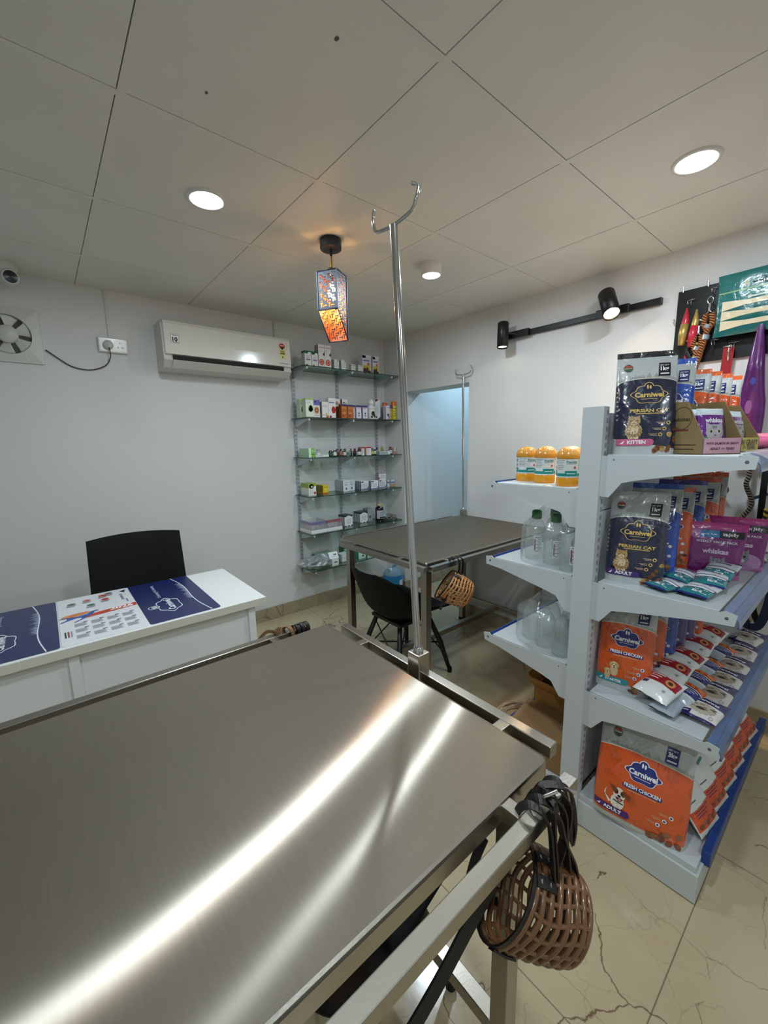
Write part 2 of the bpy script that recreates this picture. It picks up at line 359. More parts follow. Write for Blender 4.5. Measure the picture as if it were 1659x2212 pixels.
for j in range(-4, 5): cb.bx(-1.9, XW, .796 + .6 * j - .0105, .796 + .6 * j + .0115, ZC - .0004, ZC + .015, bar_m)
cb.bx(XW + .1, 4.3, -1.9, 3.2, ZC, ZC + .02, ceil_m)
for x, y, r in ((.639, .913, .005), (.451, 1.251, .004)): cb.ell(x, y, r, r * 1.4, lambda a, b, l: (a, b, ZC - l), ink('#5a5248'), .0006, n=10)
struct(cb.build('ceiling'))
struct(MB().bx(-1.9, 4.3, YW, YW + .15, 0, ZC + .03, wall_m).build('wall_left'))
w = MB().bx(XW, XW + .2, -1.8, 2.05, 0, ZC + .03, wall_m).bx(XW, XW + .2, 2.78, YW, 0, ZC + .03, wall_m).bx(XW, XW + .2, 2.05, 2.78, 1.862, ZC + .03, wall_m)
struct(w.build('wall_right'))
struct(MB().bx(XW + .2, 4.2, 2.78, 2.9, 0, ZC + .03, wall_m).bx(4.2, 4.3, 1.0, 2.9, 0, ZC + .03, wall_m).bx(XW + .2, 4.2, .95, 1.05, 0, ZC + .03, wall_m).build('wall_passage'))
struct(MB().bx(-1.9, -1.8, -1.8, YW, 0, ZC + .03, wall_m).build('wall_rear'))
struct(MB().bx(-1.9, XW, -1.9, -1.8, 0, ZC + .03, wall_m).build('wall_front'))
struct(MB().bx(-1.8, XW, YW - .012, YW, 0, .105, skirt_m).build('baseboard_left'))
struct(MB().bx(XW - .012, XW, -1.8, 2.05, 0, .105, skirt_m).bx(XW - .012, XW, 2.78, YW - .012, 0, .105, skirt_m).bx(XW - .012, 4.2, 2.768, 2.78, 0, .105, skirt_m).build('baseboard_right'))
# ------------------------------------------------------------------ lamps
lens_m = mat('lamp_lens_cool', '#ffffff', .4, emit='#eaf6ff', estr=28)
lens_w = mat('lamp_lens_warm', '#ffffff', .4, emit='#ffd9a0', estr=30)
lens_dim = mat('lamp_lens_dim', '#ffffff', .4, emit='#ffe7b0', estr=5)
def downlight(x, y, label, size=.06, watt=DOWNLIGHT_W, col=COOL, z=ZC):
    t = thing('recessed_downlight', label, 'ceiling light', (x, y, z), 0, 'round cool ceiling lights')
    MB().lathe([(size + .012, .0), (size + .010, -.006), (size, -.007), (size - .004, -.003)], white_m, 32, cap=False).build('trim_ring', t)
    MB().lathe([(.0001, -.0035), (size - .002, -.0045)][::-1], lens_m, 32, cap=False).build('lens', t)
    area('downlight_glow', t, (0, 0, -.009), size * 1.9, watt, col); return t
downlight(.598, 1.743, 'round white recessed downlight in the ceiling above the desk side')
downlight(1.815, .511, 'round white recessed downlight in the ceiling above the product rack')
for x, y in ((.55, .35), (-.7, -.3), (.7, -1.0)):
    downlight(x, y, 'round recessed downlight in the ceiling behind and above the viewer')
downlight(3.3, 2.25, 'unseen round lamp added for the cool light in the passage beyond the doorway', .06, PASSAGE_W, PASSAGE)  # unseen lamp added to give the passage wall its blue light
t = thing('surface_downlight', 'short round surface-mounted downlight near the room corner', 'ceiling light', (1.69, 1.617, ZC))
MB().lathe([(.052, 0), (.052, -.055), (.047, -.06), (.045, -.057)], white_m, 32, cap=False).build('housing', t)
MB().lathe([(.0455, -.057), (.0001, -.0565)], lens_m, 32, cap=False).build('lens', t)
area('downlight_glow', t, (0, 0, -.064), .085, DOWNLIGHT_W * .9, COOL)

# pendant lantern
PX, PY = 1.136, 1.722
t = thing('pendant_lantern', 'pierced metal box lantern hanging from a round black ceiling plate', 'pendant lamp', (PX, PY, ZC), radians(209.6 + 90))
lant_out = mat('lantern_metal', '#39404e', .45, .2); lant_in = mat('lantern_copper_inside', '#b0603a', .45, .3); brass = mat('brass', '#b08d57', .3, 1.0)
MB().lathe([(.0, 0), (.049, -.002), (.049, -.040), (.046, -.043), (.0001, -.043)], mat('slate_cap', '#2d333a', .5), 32, cap=False).build('ceiling_plate', t)
MB().cyl((0, 0, -.043), (0, 0, -.072), .0055, black_m, 12).build('flex', t)
MB().cyl((0, 0, -.07), (0, 0, -.125), .0055, brass, 12).lathe([(.006, -.118), (.022, -.128), (.022, -.145)], brass, 20).build('rod', t)
S = .05; ZT = -.146
def lant_zb(y): return -.312 + (y + S) / (2 * S) * -.118
n_u, cell = 20, .1 / 20
for k in range(4):
    mb = MB(); a = k * pi / 2
    def P(u, z, inner): 
        x = -S + u * cell; y = -S + (.0016 if inner else 0); X = Vector((x, y, 0)); X.rotate(Matrix.Rotation(a, 3, 'Z')); return (X.x, X.y, z)
    nz = 58
    for i in range(n_u):
        for j in range(nz):
            z0 = ZT - j * cell; z1 = z0 - cell
            m = P(i + .5, 0, False); zb = lant_zb(m[1])
            if z0 <= zb: break
            z1 = max(z1, zb); edge = i < 2 or i >= n_u - 2 or j < 2 or z1 < zb + .008
            p, q = (i - 2) % 8, j % 8; A = (p < 4) == (q < 4)
            hole = ((q % 4) in (1, 3) and (p % 4) != 3) if A else ((p % 4) in (1, 3) and (q % 4) != 3)
            if hole and not edge: continue
            mb.add([P(i, z0, 0), P(i + 1, z0, 0), P(i + 1, z1, 0), P(i, z1, 0)], [(3, 2, 1, 0)], lant_out)
            mb.add([P(i, z0, 1), P(i + 1, z0, 1), P(i + 1, z1, 1), P(i, z1, 1)], [(0, 1, 2, 3)], lant_in)
    mb.build('pierced_panel', t)
mb = MB()
for sx in (-1, 1):
    for sy in (-1, 1): mb.bx(sx * S - .003, sx * S + .003, sy * S - .003, sy * S + .003, lant_zb(sy * S), ZT, lant_out)
for sx in (-1, 1):
    mb.tube([(sx * S, -S, lant_zb(-S)), (sx * S, S, lant_zb(S))], .003, lant_out, 6); mb.tube([(-S, sx * S, lant_zb(sx * S)), (S, sx * S, lant_zb(sx * S))], .003, lant_out, 6)
    mb.tube([(sx * S, -S, ZT), (sx * S, S, ZT)], .003, lant_out, 6); mb.tube([(-S, sx * S, ZT), (S, sx * S, ZT)], .003, lant_out, 6)
mb.bx(-S, S, -.008, .008, ZT - .002, ZT + .001, lant_out).build('lantern_frame', t)
MB().lathe([(.0001, -.262), (.013, -.256), (.022, -.238), (.022, -.225), (.012, -.198), (.009, -.18)], mat('bulb_glass', '#ffffff', .3, emit='#ffc76b', estr=18), 20, cap=False).lathe([(.011, -.182), (.011, -.146)], brass, 16).build('bulb', t)
for q in range(2):
    d = bpy.data.lights.new('bulb_glow', 'POINT'); d.energy = PENDANT_W / 2; d.color = (1, .55, .22); d.shadow_soft_size = .02
    o = bpy.data.objects.new('bulb_glow', d); C.objects.link(o); o.parent = t; o.location = (0, 0, -.29 if q else -.235)

# wall track with two spots
t = thing('track_light', 'black track rail with two cylinder spotlights high on the wall beside the display board', 'track light', (XW, 1.28, 2.115), 0)
MB().bx(-.028, 0, -.475, .475, -.016, .016, black_metal).build('rail', t, bevel=.002)
def spot(y, body_top, body_bot, r, lens, watt, label, col):
    mb = MB().bx(-.05, -.026, y - .085, y + .085, -.024, .020, black_metal)
    a, b = Vector(body_top), Vector(body_bot); mid = a.lerp(b, .38)
    mb.cyl((-.045, y, -.002), mid, .007, black_metal, 10); mb.build('adapter', t, bevel=.002)
    d = (b - a); M = Matrix.Translation(a) @ d.to_track_quat('Z', 'Y').to_matrix().to_4x4(); L = d.length
    h = MB().lathe([(r * .92, 0), (r, .004), (r, L), (r * .9, L), (r * .86, L - .012)], black_metal, 28, M).build('spot_housing', t); h['label'] = label
    MB().lathe([(.0001, L - .010), (r * .87, L - .010)], lens, 24, M, cap=False).build('spot_lens', h)
    if watt:
        ld = bpy.data.lights.new('spot_beam', 'SPOT'); ld.energy = watt; ld.color = col; ld.spot_size = radians(68); ld.spot_blend = .6; ld.shadow_soft_size = .03
        o = bpy.data.objects.new('spot_beam', ld); C.objects.link(o); o.parent = t; o.location = b + d.normalized() * .012; o.rotation_euler = d.to_track_quat('-Z', 'Y').to_euler()
# positions measured from the rail's middle
spot(.345, (-.10, .415, .075), (-.115, .405, -.085), .036, lens_dim, .5, 'dimmer spotlight pointing down at the rail end nearer the corner', (1, .82, .55))
spot(-.245, (-.085, -.225, .085), (-.155, -.290, -.045), .042, lens_w, SPOT_W * 5.5, 'bright spotlight tilted towards the product rack', WARM)
mb = MB().bx(XW - .006, XW, 1.715, 1.728, 2.13, ZC, mat('wall_conduit', '#d0cfcb', .5)); tag(mb.build('cable_conduit'), 'thin cable cover running from the ceiling to the black track rail', 'conduit')

# ------------------------------------------------------------------ things on the left wall
t = thing('exhaust_fan', 'square white exhaust fan with six blades set high in the wall', 'fan', (-.058, YW, 2.022))
grey_m = mat('fan_grey', '#8d8f8c', .5); pale = mat('aged_white_plastic', '#cfcfc9', .4)
mb = MB(); R = .100; n = 48; h = .137
for i in range(n):     # plate with a round hole
    a0, a1 = 2 * pi * i / n, 2 * pi * (i + 1) / n
    def sq(a): k = h / max(abs(cos(a)), abs(sin(a))); return (k * cos(a), -.012, k * sin(a))
    mb.add([sq(a0), sq(a1), (R * cos(a1), -.022, R * sin(a1)), (R * cos(a0), -.022, R * sin(a0))], [(0, 1, 2, 3)], pale)
    mb.add([(R * cos(a0), -.022, R * sin(a0)), (R * cos(a1), -.022, R * sin(a1)), (R * .95 * cos(a1), .0, R * .95 * sin(a1)), (R * .95 * cos(a0), .0, R * .95 * sin(a0))], [(0, 1, 2, 3)], grey_m, True)
for sx, sz, dx, dz in ((0, h, h, .004), (0, -h, h, .004), (h, 0, .004, h), (-h, 0, .004, h)): mb.box((sx, -.006, sz), (2 * dx, .012, 2 * dz), pale)
mb.rect(-.02 + .08, .03 + .08, -.126, -.120, lambda x, y, l: (x, -.0125 - l, y), ink('#4a4a4a')); mb.text('ventilator', .100, -.123, .045, lambda x, y, l: (x, -.0125 - l, y), ink('#c9c9c2'))
mb.build('face_plate', t)
MB().lathe([(R * .97, 0), (.0001, 0)], mat('fan_dark', '#55554f', .7), 40, Matrix.Rotation(pi / 2, 4, 'X') @ Matrix.Translation((0, 0, .0015)), cap=False).build('fan_back', t)
MB().lathe([(.046, .0), (.046, .022), (.040, .030), (.0001, .034)], pale, 28, Matrix.Rotation(pi / 2, 4, 'X'), cap=False).build('hub', t)
for k in range(6):
    a = k * pi / 3 + .35
    def bl(u, v, a=a): r = .040 + .058 * u; w = (v - .5) * (.62 + .18 * u); an = a + w; return (r * cos(an), -.012 - .016 * (v - .5), r * sin(an))
    MB().grid(bl, 6, 8, pale).build('blade', t, solid=.0015)
t = thing('wall_socket', 'white double wall socket plate with a plug, between the fan and the air conditioner', 'socket', (.416, YW, 2.025))
mb = MB().bx(-.076, .076, -.022, 0, -.043, .043, white_m); mb.build('socket_plate', t, bevel=.006)
F = lambda x, y, l: (x, -.0222 - l, y); mb = MB()
mb.rect(-.068, -.002, -.034, .034, F, mat('socket_insert', '#e6e4de', .25)); mb.rect(.002, .068, -.034, .034, F, MATS['socket_insert'])
for x, y, r in ((.035, .016, .0045), (.024, -.010, .0038), (.046, -.010, .0038)): mb.ell(x, y, r, r, F, ink('#5a534a'), .0014)
mb.build('socket_insert', t)
MB().lathe([(.026, 0), (.026, .016), (.020, .026), (.008, .034), (.0001, .036)], pale, 20, Matrix.Translation((-.027, -.0225, -.002)) @ Matrix.Rotation(pi / 2, 4, 'X'), cap=False).build('plug', t)
pts = [(.389, YW - .05, 2.005), (.392, YW - .045, 1.96), (.375, YW - .03, 1.915), (.33, YW - .012, 1.885), (.27, YW - .008, 1.872), (.20, YW - .008, 1.885), (.14, YW - .008, 1.925), (.092, YW - .010, 1.962)]
def smooth_path(P, n=6):
    P = [Vector(p) for p in P]; out = []
    for i in range(len(P) - 1):
        a, b, c, d = P[max(i - 1, 0)], P[i], P[i + 1], P[min(i + 2, len(P) - 1)]
        for k in range(n):
            t_ = k / n; out.append(.5 * ((2 * b) + (c - a) * t_ + (2 * a - 5 * b + 4 * c - d) * t_ ** 2 + (3 * b - a - 3 * c + d) * t_ ** 3))
    return out + [P[-1]]
tag(MB().tube(smooth_path(pts), .003, mat('dark_flex', '#3a302a', .5), 8).build('fan_cord'), 'thin dark cord drooping from the wall socket plug to the exhaust fan', 'cord')
tag(MB().bx(.398, .410, YW - .008, YW, 2.068, ZC, MATS['wall_conduit']).build('cable_conduit'), 'thin white cable cover from the ceiling down to the double wall socket', 'conduit')
tag(MB().bx(1.468, 1.480, YW - .010, YW, 2.185, ZC, MATS['wall_conduit']).build('cable_conduit'), 'thin white cable cover from the ceiling to the air conditioner', 'conduit')
t = thing('security_camera', 'white bullet security camera fixed under the ceiling above the exhaust fan', 'security camera', (-.03, 2.93, ZC - .0))
MB().lathe([(.055, 0), (.055, -.02), (.040, -.055)], pale, 28).build('mount', t)
d = Vector((.15, -1, -.12)).normalized(); M = Matrix.Translation((0.01, .03, -.062)) @ d.to_track_quat('Z', 'Y').to_matrix().to_4x4()
MB().lathe([(.030, -.03), (.036, -.02), (.037, .075), (.034, .08)], pale, 28, M).build('camera_body', t)
MB().lathe([(.0285, .0805), (.0001, .082)], mat('lens_black', '#08080a', .15, coat=.6), 28, M, cap=False).build('lens', t)

# air conditioner
t = thing('air_conditioner', 'white split air conditioner mounted high on the wall, vent partly open', 'air conditioner', (.65, YW, 1.895))
ac_m = mat('ac_gloss_white', '#dcd9cf', .16, coat=.5); ac_b = mat('ac_body_white', '#cfcdc5', .4)
W = .85
prof = [(0, .29), (-.16, .29), (-.185, .282), (-.197, .262), (-.205, .16), (-.206, .085)]     # front panel, seen from the side: (y, z)
mb = MB(); pr2 = prof + [(-.19, .082), (0, .082)]
for i in range(len(pr2)):
    a, b = pr2[i], pr2[(i + 1) % len(pr2)]
    mb.add([(.01, a[0], a[1]), (W - .006, a[0], a[1]), (W - .006, b[0], b[1]), (.01, b[0], b[1])], [(0, 1, 2, 3)], ac_m, False)
for x in (.01, W - .006): mb.add([(x, p[0], p[1]) for p in pr2], [tuple(range(len(pr2)))], ac_m)
mb.text('Dual Inverter', W - .06, .105, .075, lambda x, y, l: (x, -.2065 - l, y), ink('#8f8f8c'))
mb.build('front_panel', t, bevel=.004)
b2 = [(0, .284), (-.15, .284), (-.17, .27), (-.185, .08), (-.195, .052), (-.15, .012), (-.06, 0), (0, 0)]
mb = MB()
for i in range(len(b2)):
    a, b = b2[i], b2[(i + 1) % len(b2)]; mb.add([(0, a[0], a[1]), (W, a[0], a[1]), (W, b[0], b[1]), (0, b[0], b[1])], [(0, 1, 2, 3)], ac_b)
for x in (0, W): mb.add([(x, p[0], p[1]) for p in b2], [tuple(range(len(b2)))], ac_b)
mb.build('body', t, bevel=.004)
MB().add([(.05, -.199, .079), (W - .06, -.199, .079), (W - .06, -.197, .054), (.05, -.197, .054)], [(0, 1, 2, 3)], mat('vent_dark', '#16140f', .7)).bx(.05, W - .06, -.197, -.19, .054, .079, MATS['vent_dark']).build('vent_slot', t)
MB().add([(.05, -.203, .050), (W - .06, -.203, .050), (W - .06, -.155, .012), (.05, -.155, .012)], [(0, 1, 2, 3)], ac_b).build('louver', t, solid=.005)
F = lambda x, y, l: (x, -.2052 - (.0002 if y > .16 else .0) - l + max(0, (y - .16)) * .078, y)
mb = MB(); mb.rect(.045, .092, .150, .205, F, ink('#e9e9e6')); 
for x0, x1, y0, y1 in ((.045, .092, .203, .205), (.045, .092, .150, .152), (.045, .047, .150, .205), (.090, .092, .150, .205)): mb.rect(x0, x1, y0, y1, F, ink('#777777'), .0012)
mb.text('10', .068, .172, .030, F, ink('#1c1c1c'), .0014, bold=.04); mb.rect(.052, .085, .194, .199, F, ink('#8c8c8c'), .0012); mb.rect(.052, .085, .154, .157, F, ink('#8c8c8c'), .0012)
s_ = mb.build('warranty_sticker', t); s_['label'] = 'small square sticker reading 10'
mb = MB(); mb.rect(.758, .806, .135, .215, F, ink('#dcd592')); mb.ell(.782, .222, .024, .022, F, ink('#e3ddd0'), .001); mb.ell(.782, .226, .023, .017, F, ink('#b8352c'), .0014)
mb.poly([(.76, .216), (.804, .216), (.782, .198)], F, ink('#2a2018'), .0016); mb.rect(.765, .799, .186, .192, F, ink('#6d6335'), .0012); mb.rect(.765, .799, .165, .182, F, ink('#b5ab55'), .0012); mb.rect(.778, .786, .142, .154, F, ink('#3a3a2a'), .0012)
for k in range(4): mb.rect(.767 + .009 * k, .773 + .009 * k, .168, .179, F, ink('#4f4826'), .0016)
for k in range(3): mb.ell(.772 + .010 * k, .229, .004, .004, F, ink('#f0e0c0'), .0018)
mb.build('energy_label', t)

# ------------------------------------------------------------------ desk, its mats, the chair behind
t = thing('reception_desk', 'long white laminate desk along the wall with three printed mats on it', 'desk', (-.4, 1.965, 0))
DX0, DX1 = -1.05, 1.10     # local x: world -1.45 .. 0.70
MB().bx(DX0, DX1, -.285, .285, .722, .75, laminate).build('desktop', t, bevel=.0015)
for x0, x1, dy in ((DX0, .268, 0), (.27, .812, .003), (.814, DX1, 0)):
    MB().bx(x0, x1, -.2868 + dy, -.2852, .7195, .7505, laminate_edge).build('edge_band', t)
MB().bx(DX0 + .02, DX1 - .06, -.243, -.225, .06, .722, laminate).build('front_board', t)
for x in (DX1 - .075, .46 - .07, DX0 + .01): MB().bx(x, x + .03, -.262, .25, 0, .722, laminate).build('side_board', t, bevel=.001)
navy = ink('#162258')
def desk_mat(x0, x1, y0, y1, label, kind, z=.7503):
    cx, cy, w, h = (x0 + x1) / 2, (y0 + y1) / 2, x1 - x0, y1 - y0
    F = lambda x, y, l: (x, y, .0016 + l); mb = MB(); r = .012; ps = []
    for sx, sy, a0 in ((1, 1, 0), (-1, 1, pi / 2), (-1, -1, pi), (1, -1, 1.5 * pi)):
        for k in range(5): a = a0 + k * pi / 8; ps.append((sx * (w / 2 - r) + r * cos(a), sy * (h / 2 - r) + r * sin(a)))
    base = navy if kind == 'navy' else ink('#dfe0e4')
    mb.prism(ps, .0016, base)
    if kind == 'navy':
        G = lambda x, y, l: F(-y, x, l)          # lettering runs across the desk, letter tops towards the far end
        wht = ink('#dfe6ef')
        curve = [(-h / 2 + (k / 14) * h, -w / 2 + .035 + .040 * (.5 - .5 * cos(pi * k / 14)) + .015 * sin(pi * k / 7)) for k in range(15)]
        mb.poly([(p[0], p[1] + .004) for p in curve] + [(p[0], p[1]) for p in curve[::-1]], G, wht)
        rr = random.Random(3)
        for k in range(15):
            q = .05 + k * .0145; px = -h / 2 + .20 + k * .0165
            if px > h / 2 - .02: break
            i = min(13, int((px + h / 2) / h * 14)); py = curve[i][1] + .004; hh = .012 + rr.random() * .02
            mb.poly([(px - .006, py), (px + .006, py), (px, py + hh)], G, ink('#a9b6cf'))
        lx, ly = -.10, .03
        for i in range(24):
            a0, a1 = 2 * pi * i / 24, 2 * pi * (i + 1) / 24
            def cl(a, k): q = 1 + .10 * cos(6 * a); return (lx + .085 * k * q * cos(a), ly + .046 * k * q * sin(a))
            mb.poly([cl(a0, 1), cl(a1, 1), cl(a1, .93), cl(a0, .93)], G, wht)
        mb.text('Carniwel', lx, ly - .002, .135, G, wht, bold=.03); mb.ring(lx, ly + .058, .022, .003, G, wht); mb.ell(lx - .007, ly + .056, .005, .014, G, wht); mb.ell(lx + .007, ly + .055, .005, .012, G, wht)
        mb.text('Celebrating Pet Parenting', .11, ly + .012, .20, G, ink('#b9c4dd'))
    else:
        mb.poly([(-.06, -.030), (w / 2, -.004), (w / 2, .034), (-.05, .004)], F, ink('#c8432c')); mb.text('2026', w / 2 - .055, .011, .085, F, ink('#f3efe9'), .0016, bold=.04)
        D = lambda x, y, l: F(x * .66 - .005, y * .66 + .0, l)
        mb.ell(-.11, .048, .075, .026, D, ink('#d77b33'), .001, .15); blue = ink('#2255a8')
        mb.poly([(-.155, .018), (-.10, .010), (-.055, .022), (-.030, .058), (-.005, .062), (.012, .052), (-.012, .044), (-.022, .02), (-.04, -.018), (-.075, -.022), (-.105, -.012), (-.15, -.03), (-.185, -.052), (-.19, -.045), (-.155, -.015)], D, blue, .0014)
        mb.poly([(-.06, -.015), (-.075, -.05), (-.12, -.085), (-.125, -.078), (-.085, -.045), (-.085, -.018)], D, blue, .0014); mb.poly([(-.15, .016), (-.19, .02), (-.195, .026), (-.15, .024)], D, blue, .0014)
        for c in range(4):
            for r_ in range(3):
                x, y = -w / 2 + .045 + c * .052, -.060 - r_ * .062
                mb.rect(x + .028, x + .042, y - .010, y - .004, F, ink('#3a4a7a'))
                for k in range(6): mb.rect(x, x + .034 + .004 * (k % 2), y - .016 - .006 * k, y - .0135 - .006 * k, F, ink('#9a9ca6'))
        for k in range(3): mb.rect(-w / 2 + .012 + .009 * k, -w / 2 + .017 + .009 * k, -.20, -.14, F, ink(('#2b2b2b', '#8c3a2a', '#9a9ca6')[k]))
        for (x, y, c) in ((-.085, .185, '#3d6b52'), (-.03, .20, '#b36a4a'), (.03, .225, '#c0572f'), (-.02, .125, '#3d6b52'), (.035, .165, '#b8442f'), (.055, .24, '#7a6a5a')):
            mb.ell(x, y, .015, .012, F, ink(c))
            for k in range(4): mb.rect(x - .018, x + .018 - .003 * k, y - .018 - .006 * k, y - .0155 - .006 * k, F, ink(c if k == 0 else '#8d8f98'))
        G = lambda x, y, l: F(-y, x, l)
        mb.text('2026 PRICE LIST', .15, -w / 2 + .036, .09, G, navy); mb.poly([(w / 2 - .035, .235), (w / 2 - .008, .25), (w / 2 - .02, .21)], F, ink('#24304f')); mb.rect(w / 2 - .026, w / 2 - .02, .07, .11, F, ink('#7e879c'))
    return tag(mb.build('desk_mat', None, (cx, cy, z)), label, 'desk mat')
desk_mat(.246, .510, 1.70, 2.248, 'navy printed mat on the desk beside the bare white desk end', 'navy')
desk_mat(-.022, .243, 1.70, 2.248, 'white calendar mat with a blue dog and 2026 on the desk', 'cal')
desk_mat(-.290, -.026, 1.70, 2.248, 'navy printed mat on the desk farthest from the bare white desk end', 'navy')

t = thing('office_chair', 'black fabric office chair standing behind the white desk', 'chair', (.33, 2.42, 0), radians(-4))
def back(u, v):
    x = (u - .5); z = .60 + .385 * v; w = .235 - .008 * abs(v - .5) + .018 * (1 - v)
    return (x, z, w)
mb = MB(); nu, nv = 14, 12; top = lambda u: .012 * (1 - (2 * u - 1) ** 2)
def bk(side):
    def f(u, v):
        e = 2 * u - 1; w = .222 - .010 * v; x = e * w; z = .58 + (.385 + top(u) - .006) * v; th = .022 * (1 - abs(e) ** 6) * (1 - abs(2 * v - 1) ** 6) + .004
        return (x, .02 - .045 * (1 - e * e) * -1 + .04 * (v - .5) + side * th, z)
    return f
mb.grid(bk(-1), nu, nv, black_fab).grid(bk(1), nu, nv, black_fab, flip=True)
f0, f1 = bk(-1), bk(1)
for e in range(nu):
    for v in (0, 1): a, b = e / nu, (e + 1) / nu; mb.add([f0(a, v), f0(b, v), f1(b, v), f1(a, v)], [(0, 1, 2, 3) if v else (3, 2, 1, 0)], black_fab, True)
for e in range(nv):
    for u in (0, 1): a, b = e / nv, (e + 1) / nv; mb.add([f0(u, a), f0(u, b), f1(u, b), f1(u, a)], [(3, 2, 1, 0) if u else (0, 1, 2, 3)], black_fab, True)
mb.build('backrest', t)
MB().box((0, -.21, .455), (.46, .44, .07), black_fab).build('seat', t, bevel=.03)
MB().tube([(0, -.15, .41), (0, .05, .41), (0, .10, .50), (0, .085, .66)], 0, black_m, flat=(.06, .012, (1, 0, 0))).build('back_bracket', t)
MB().cyl((0, -.2, .12), (0, -.2, .42), .028, black_m).build('gas_column', t)
mb = MB()
for k in range(5):
    a = k * 2 * pi / 5 + .3; mb.tube([(0, -.2, .12), (.16 * cos(a), -.2 + .16 * sin(a), .11), (.27 * cos(a), -.2 + .27 * sin(a), .075)], [.028, .022, .016], black_m)
mb.build('star_base', t)
for k in range(5):
    a = k * 2 * pi / 5 + .3; x, y = .27 * cos(a), -.2 + .27 * sin(a); MB().cyl((x - .02 * sin(a), y + .02 * cos(a), .028), (x + .02 * sin(a), y - .02 * cos(a), .028), .028, black_m).cyl((x, y, .03), (x, y, .08), .008, black_m, 8).build('caster', t)

# ------------------------------------------------------------------ shell chairs
def shell_chair(label, loc, rz):
    t = thing('shell_chair', label, 'chair', (*loc, 0), rz, 'black moulded shell chairs')
    prof = [(.245, .430, .170, .0), (.21, .442, .215, .014), (.13, .432, .245, .045), (.03, .412, .258, .085), (-.08, .402, .256, .12), (-.155, .425, .250, .13), (-.205, .485, .240, .11), (-.238, .56, .226, .08), (-.262, .63, .200, .05), (-.278, .685, .155, .025), (-.285, .710, .09, .01)]
    def sh(u, v):
        k = v * (len(prof) - 1); i = min(int(k), len(prof) - 2); q = k - i
        p = [prof[max(i - 1, 0)], prof[i], prof[i + 1], prof[min(i + 2, len(prof) - 1)]]
        cr = [.5 * (2 * p[1][m] + (p[2][m] - p[0][m]) * q + (2 * p[0][m] - 5 * p[1][m] + 4 * p[2][m] - p[3][m]) * q * q + (3 * p[1][m] - p[0][m] - 3 * p[2][m] + p[3][m]) * q ** 3) for m in range(4)]
        e = 2 * u - 1; up = Vector((cr[3] * .9, 0, cr[3])) if v > .45 else Vector((0, 0, cr[3]))
        s_ = max(0, min(1, (v - .35) / .3)); lift = Vector((cr[3] * s_ * 1.1, 0, cr[3] * (1 - s_ * .4))) * abs(e) ** 2.6
        return (cr[0] + lift.x, e * cr[2], cr[1] + lift.z)
    MB().grid(sh, 20, 36, mat('black_shell', '#050506', .6, spec=.25)).build('seat_shell', t, solid=.009)
    MB().bx(-.13, .13, -.13, .13, .375, .392, black_metal).build('under_frame', t)
    feet = [(.225, .195), (.225, -.195), (-.20, .195), (-.20, -.195)]
    for x, y in feet: MB().tube([(x * .52, y * .52, .392), (x * .8, y * .8, .20), (x, y, .012)], [.014, .017, .012], black_metal, 10).cyl((x, y, 0), (x, y, .03), .014, rubber, 12).build('leg', t)
    g = lambda i, z: Vector((feet[i][0] * (.52 + .48 * (1 - z / .425)), feet[i][1] * (.52 + .48 * (1 - z / .425)), z))
    mb = MB()
    for a, b in ((0, 3), (1, 2)): mb.tube([g(a, .20), g(b, .20)], .005, black_metal, 8)
    for a, b in ((0, 1), (2, 3), (0, 2), (1, 3)): mb.tube([g(a, .36), g(b, .14)], .004, black_metal, 8)
    mb.build('cross_braces', t); return t
shell_chair('black moulded shell chair standing at the back steel table', (1.585, 1.76), 0)
shell_chair('black moulded shell chair tucked under the front steel table', (.43, .74), radians(-90 + 12))

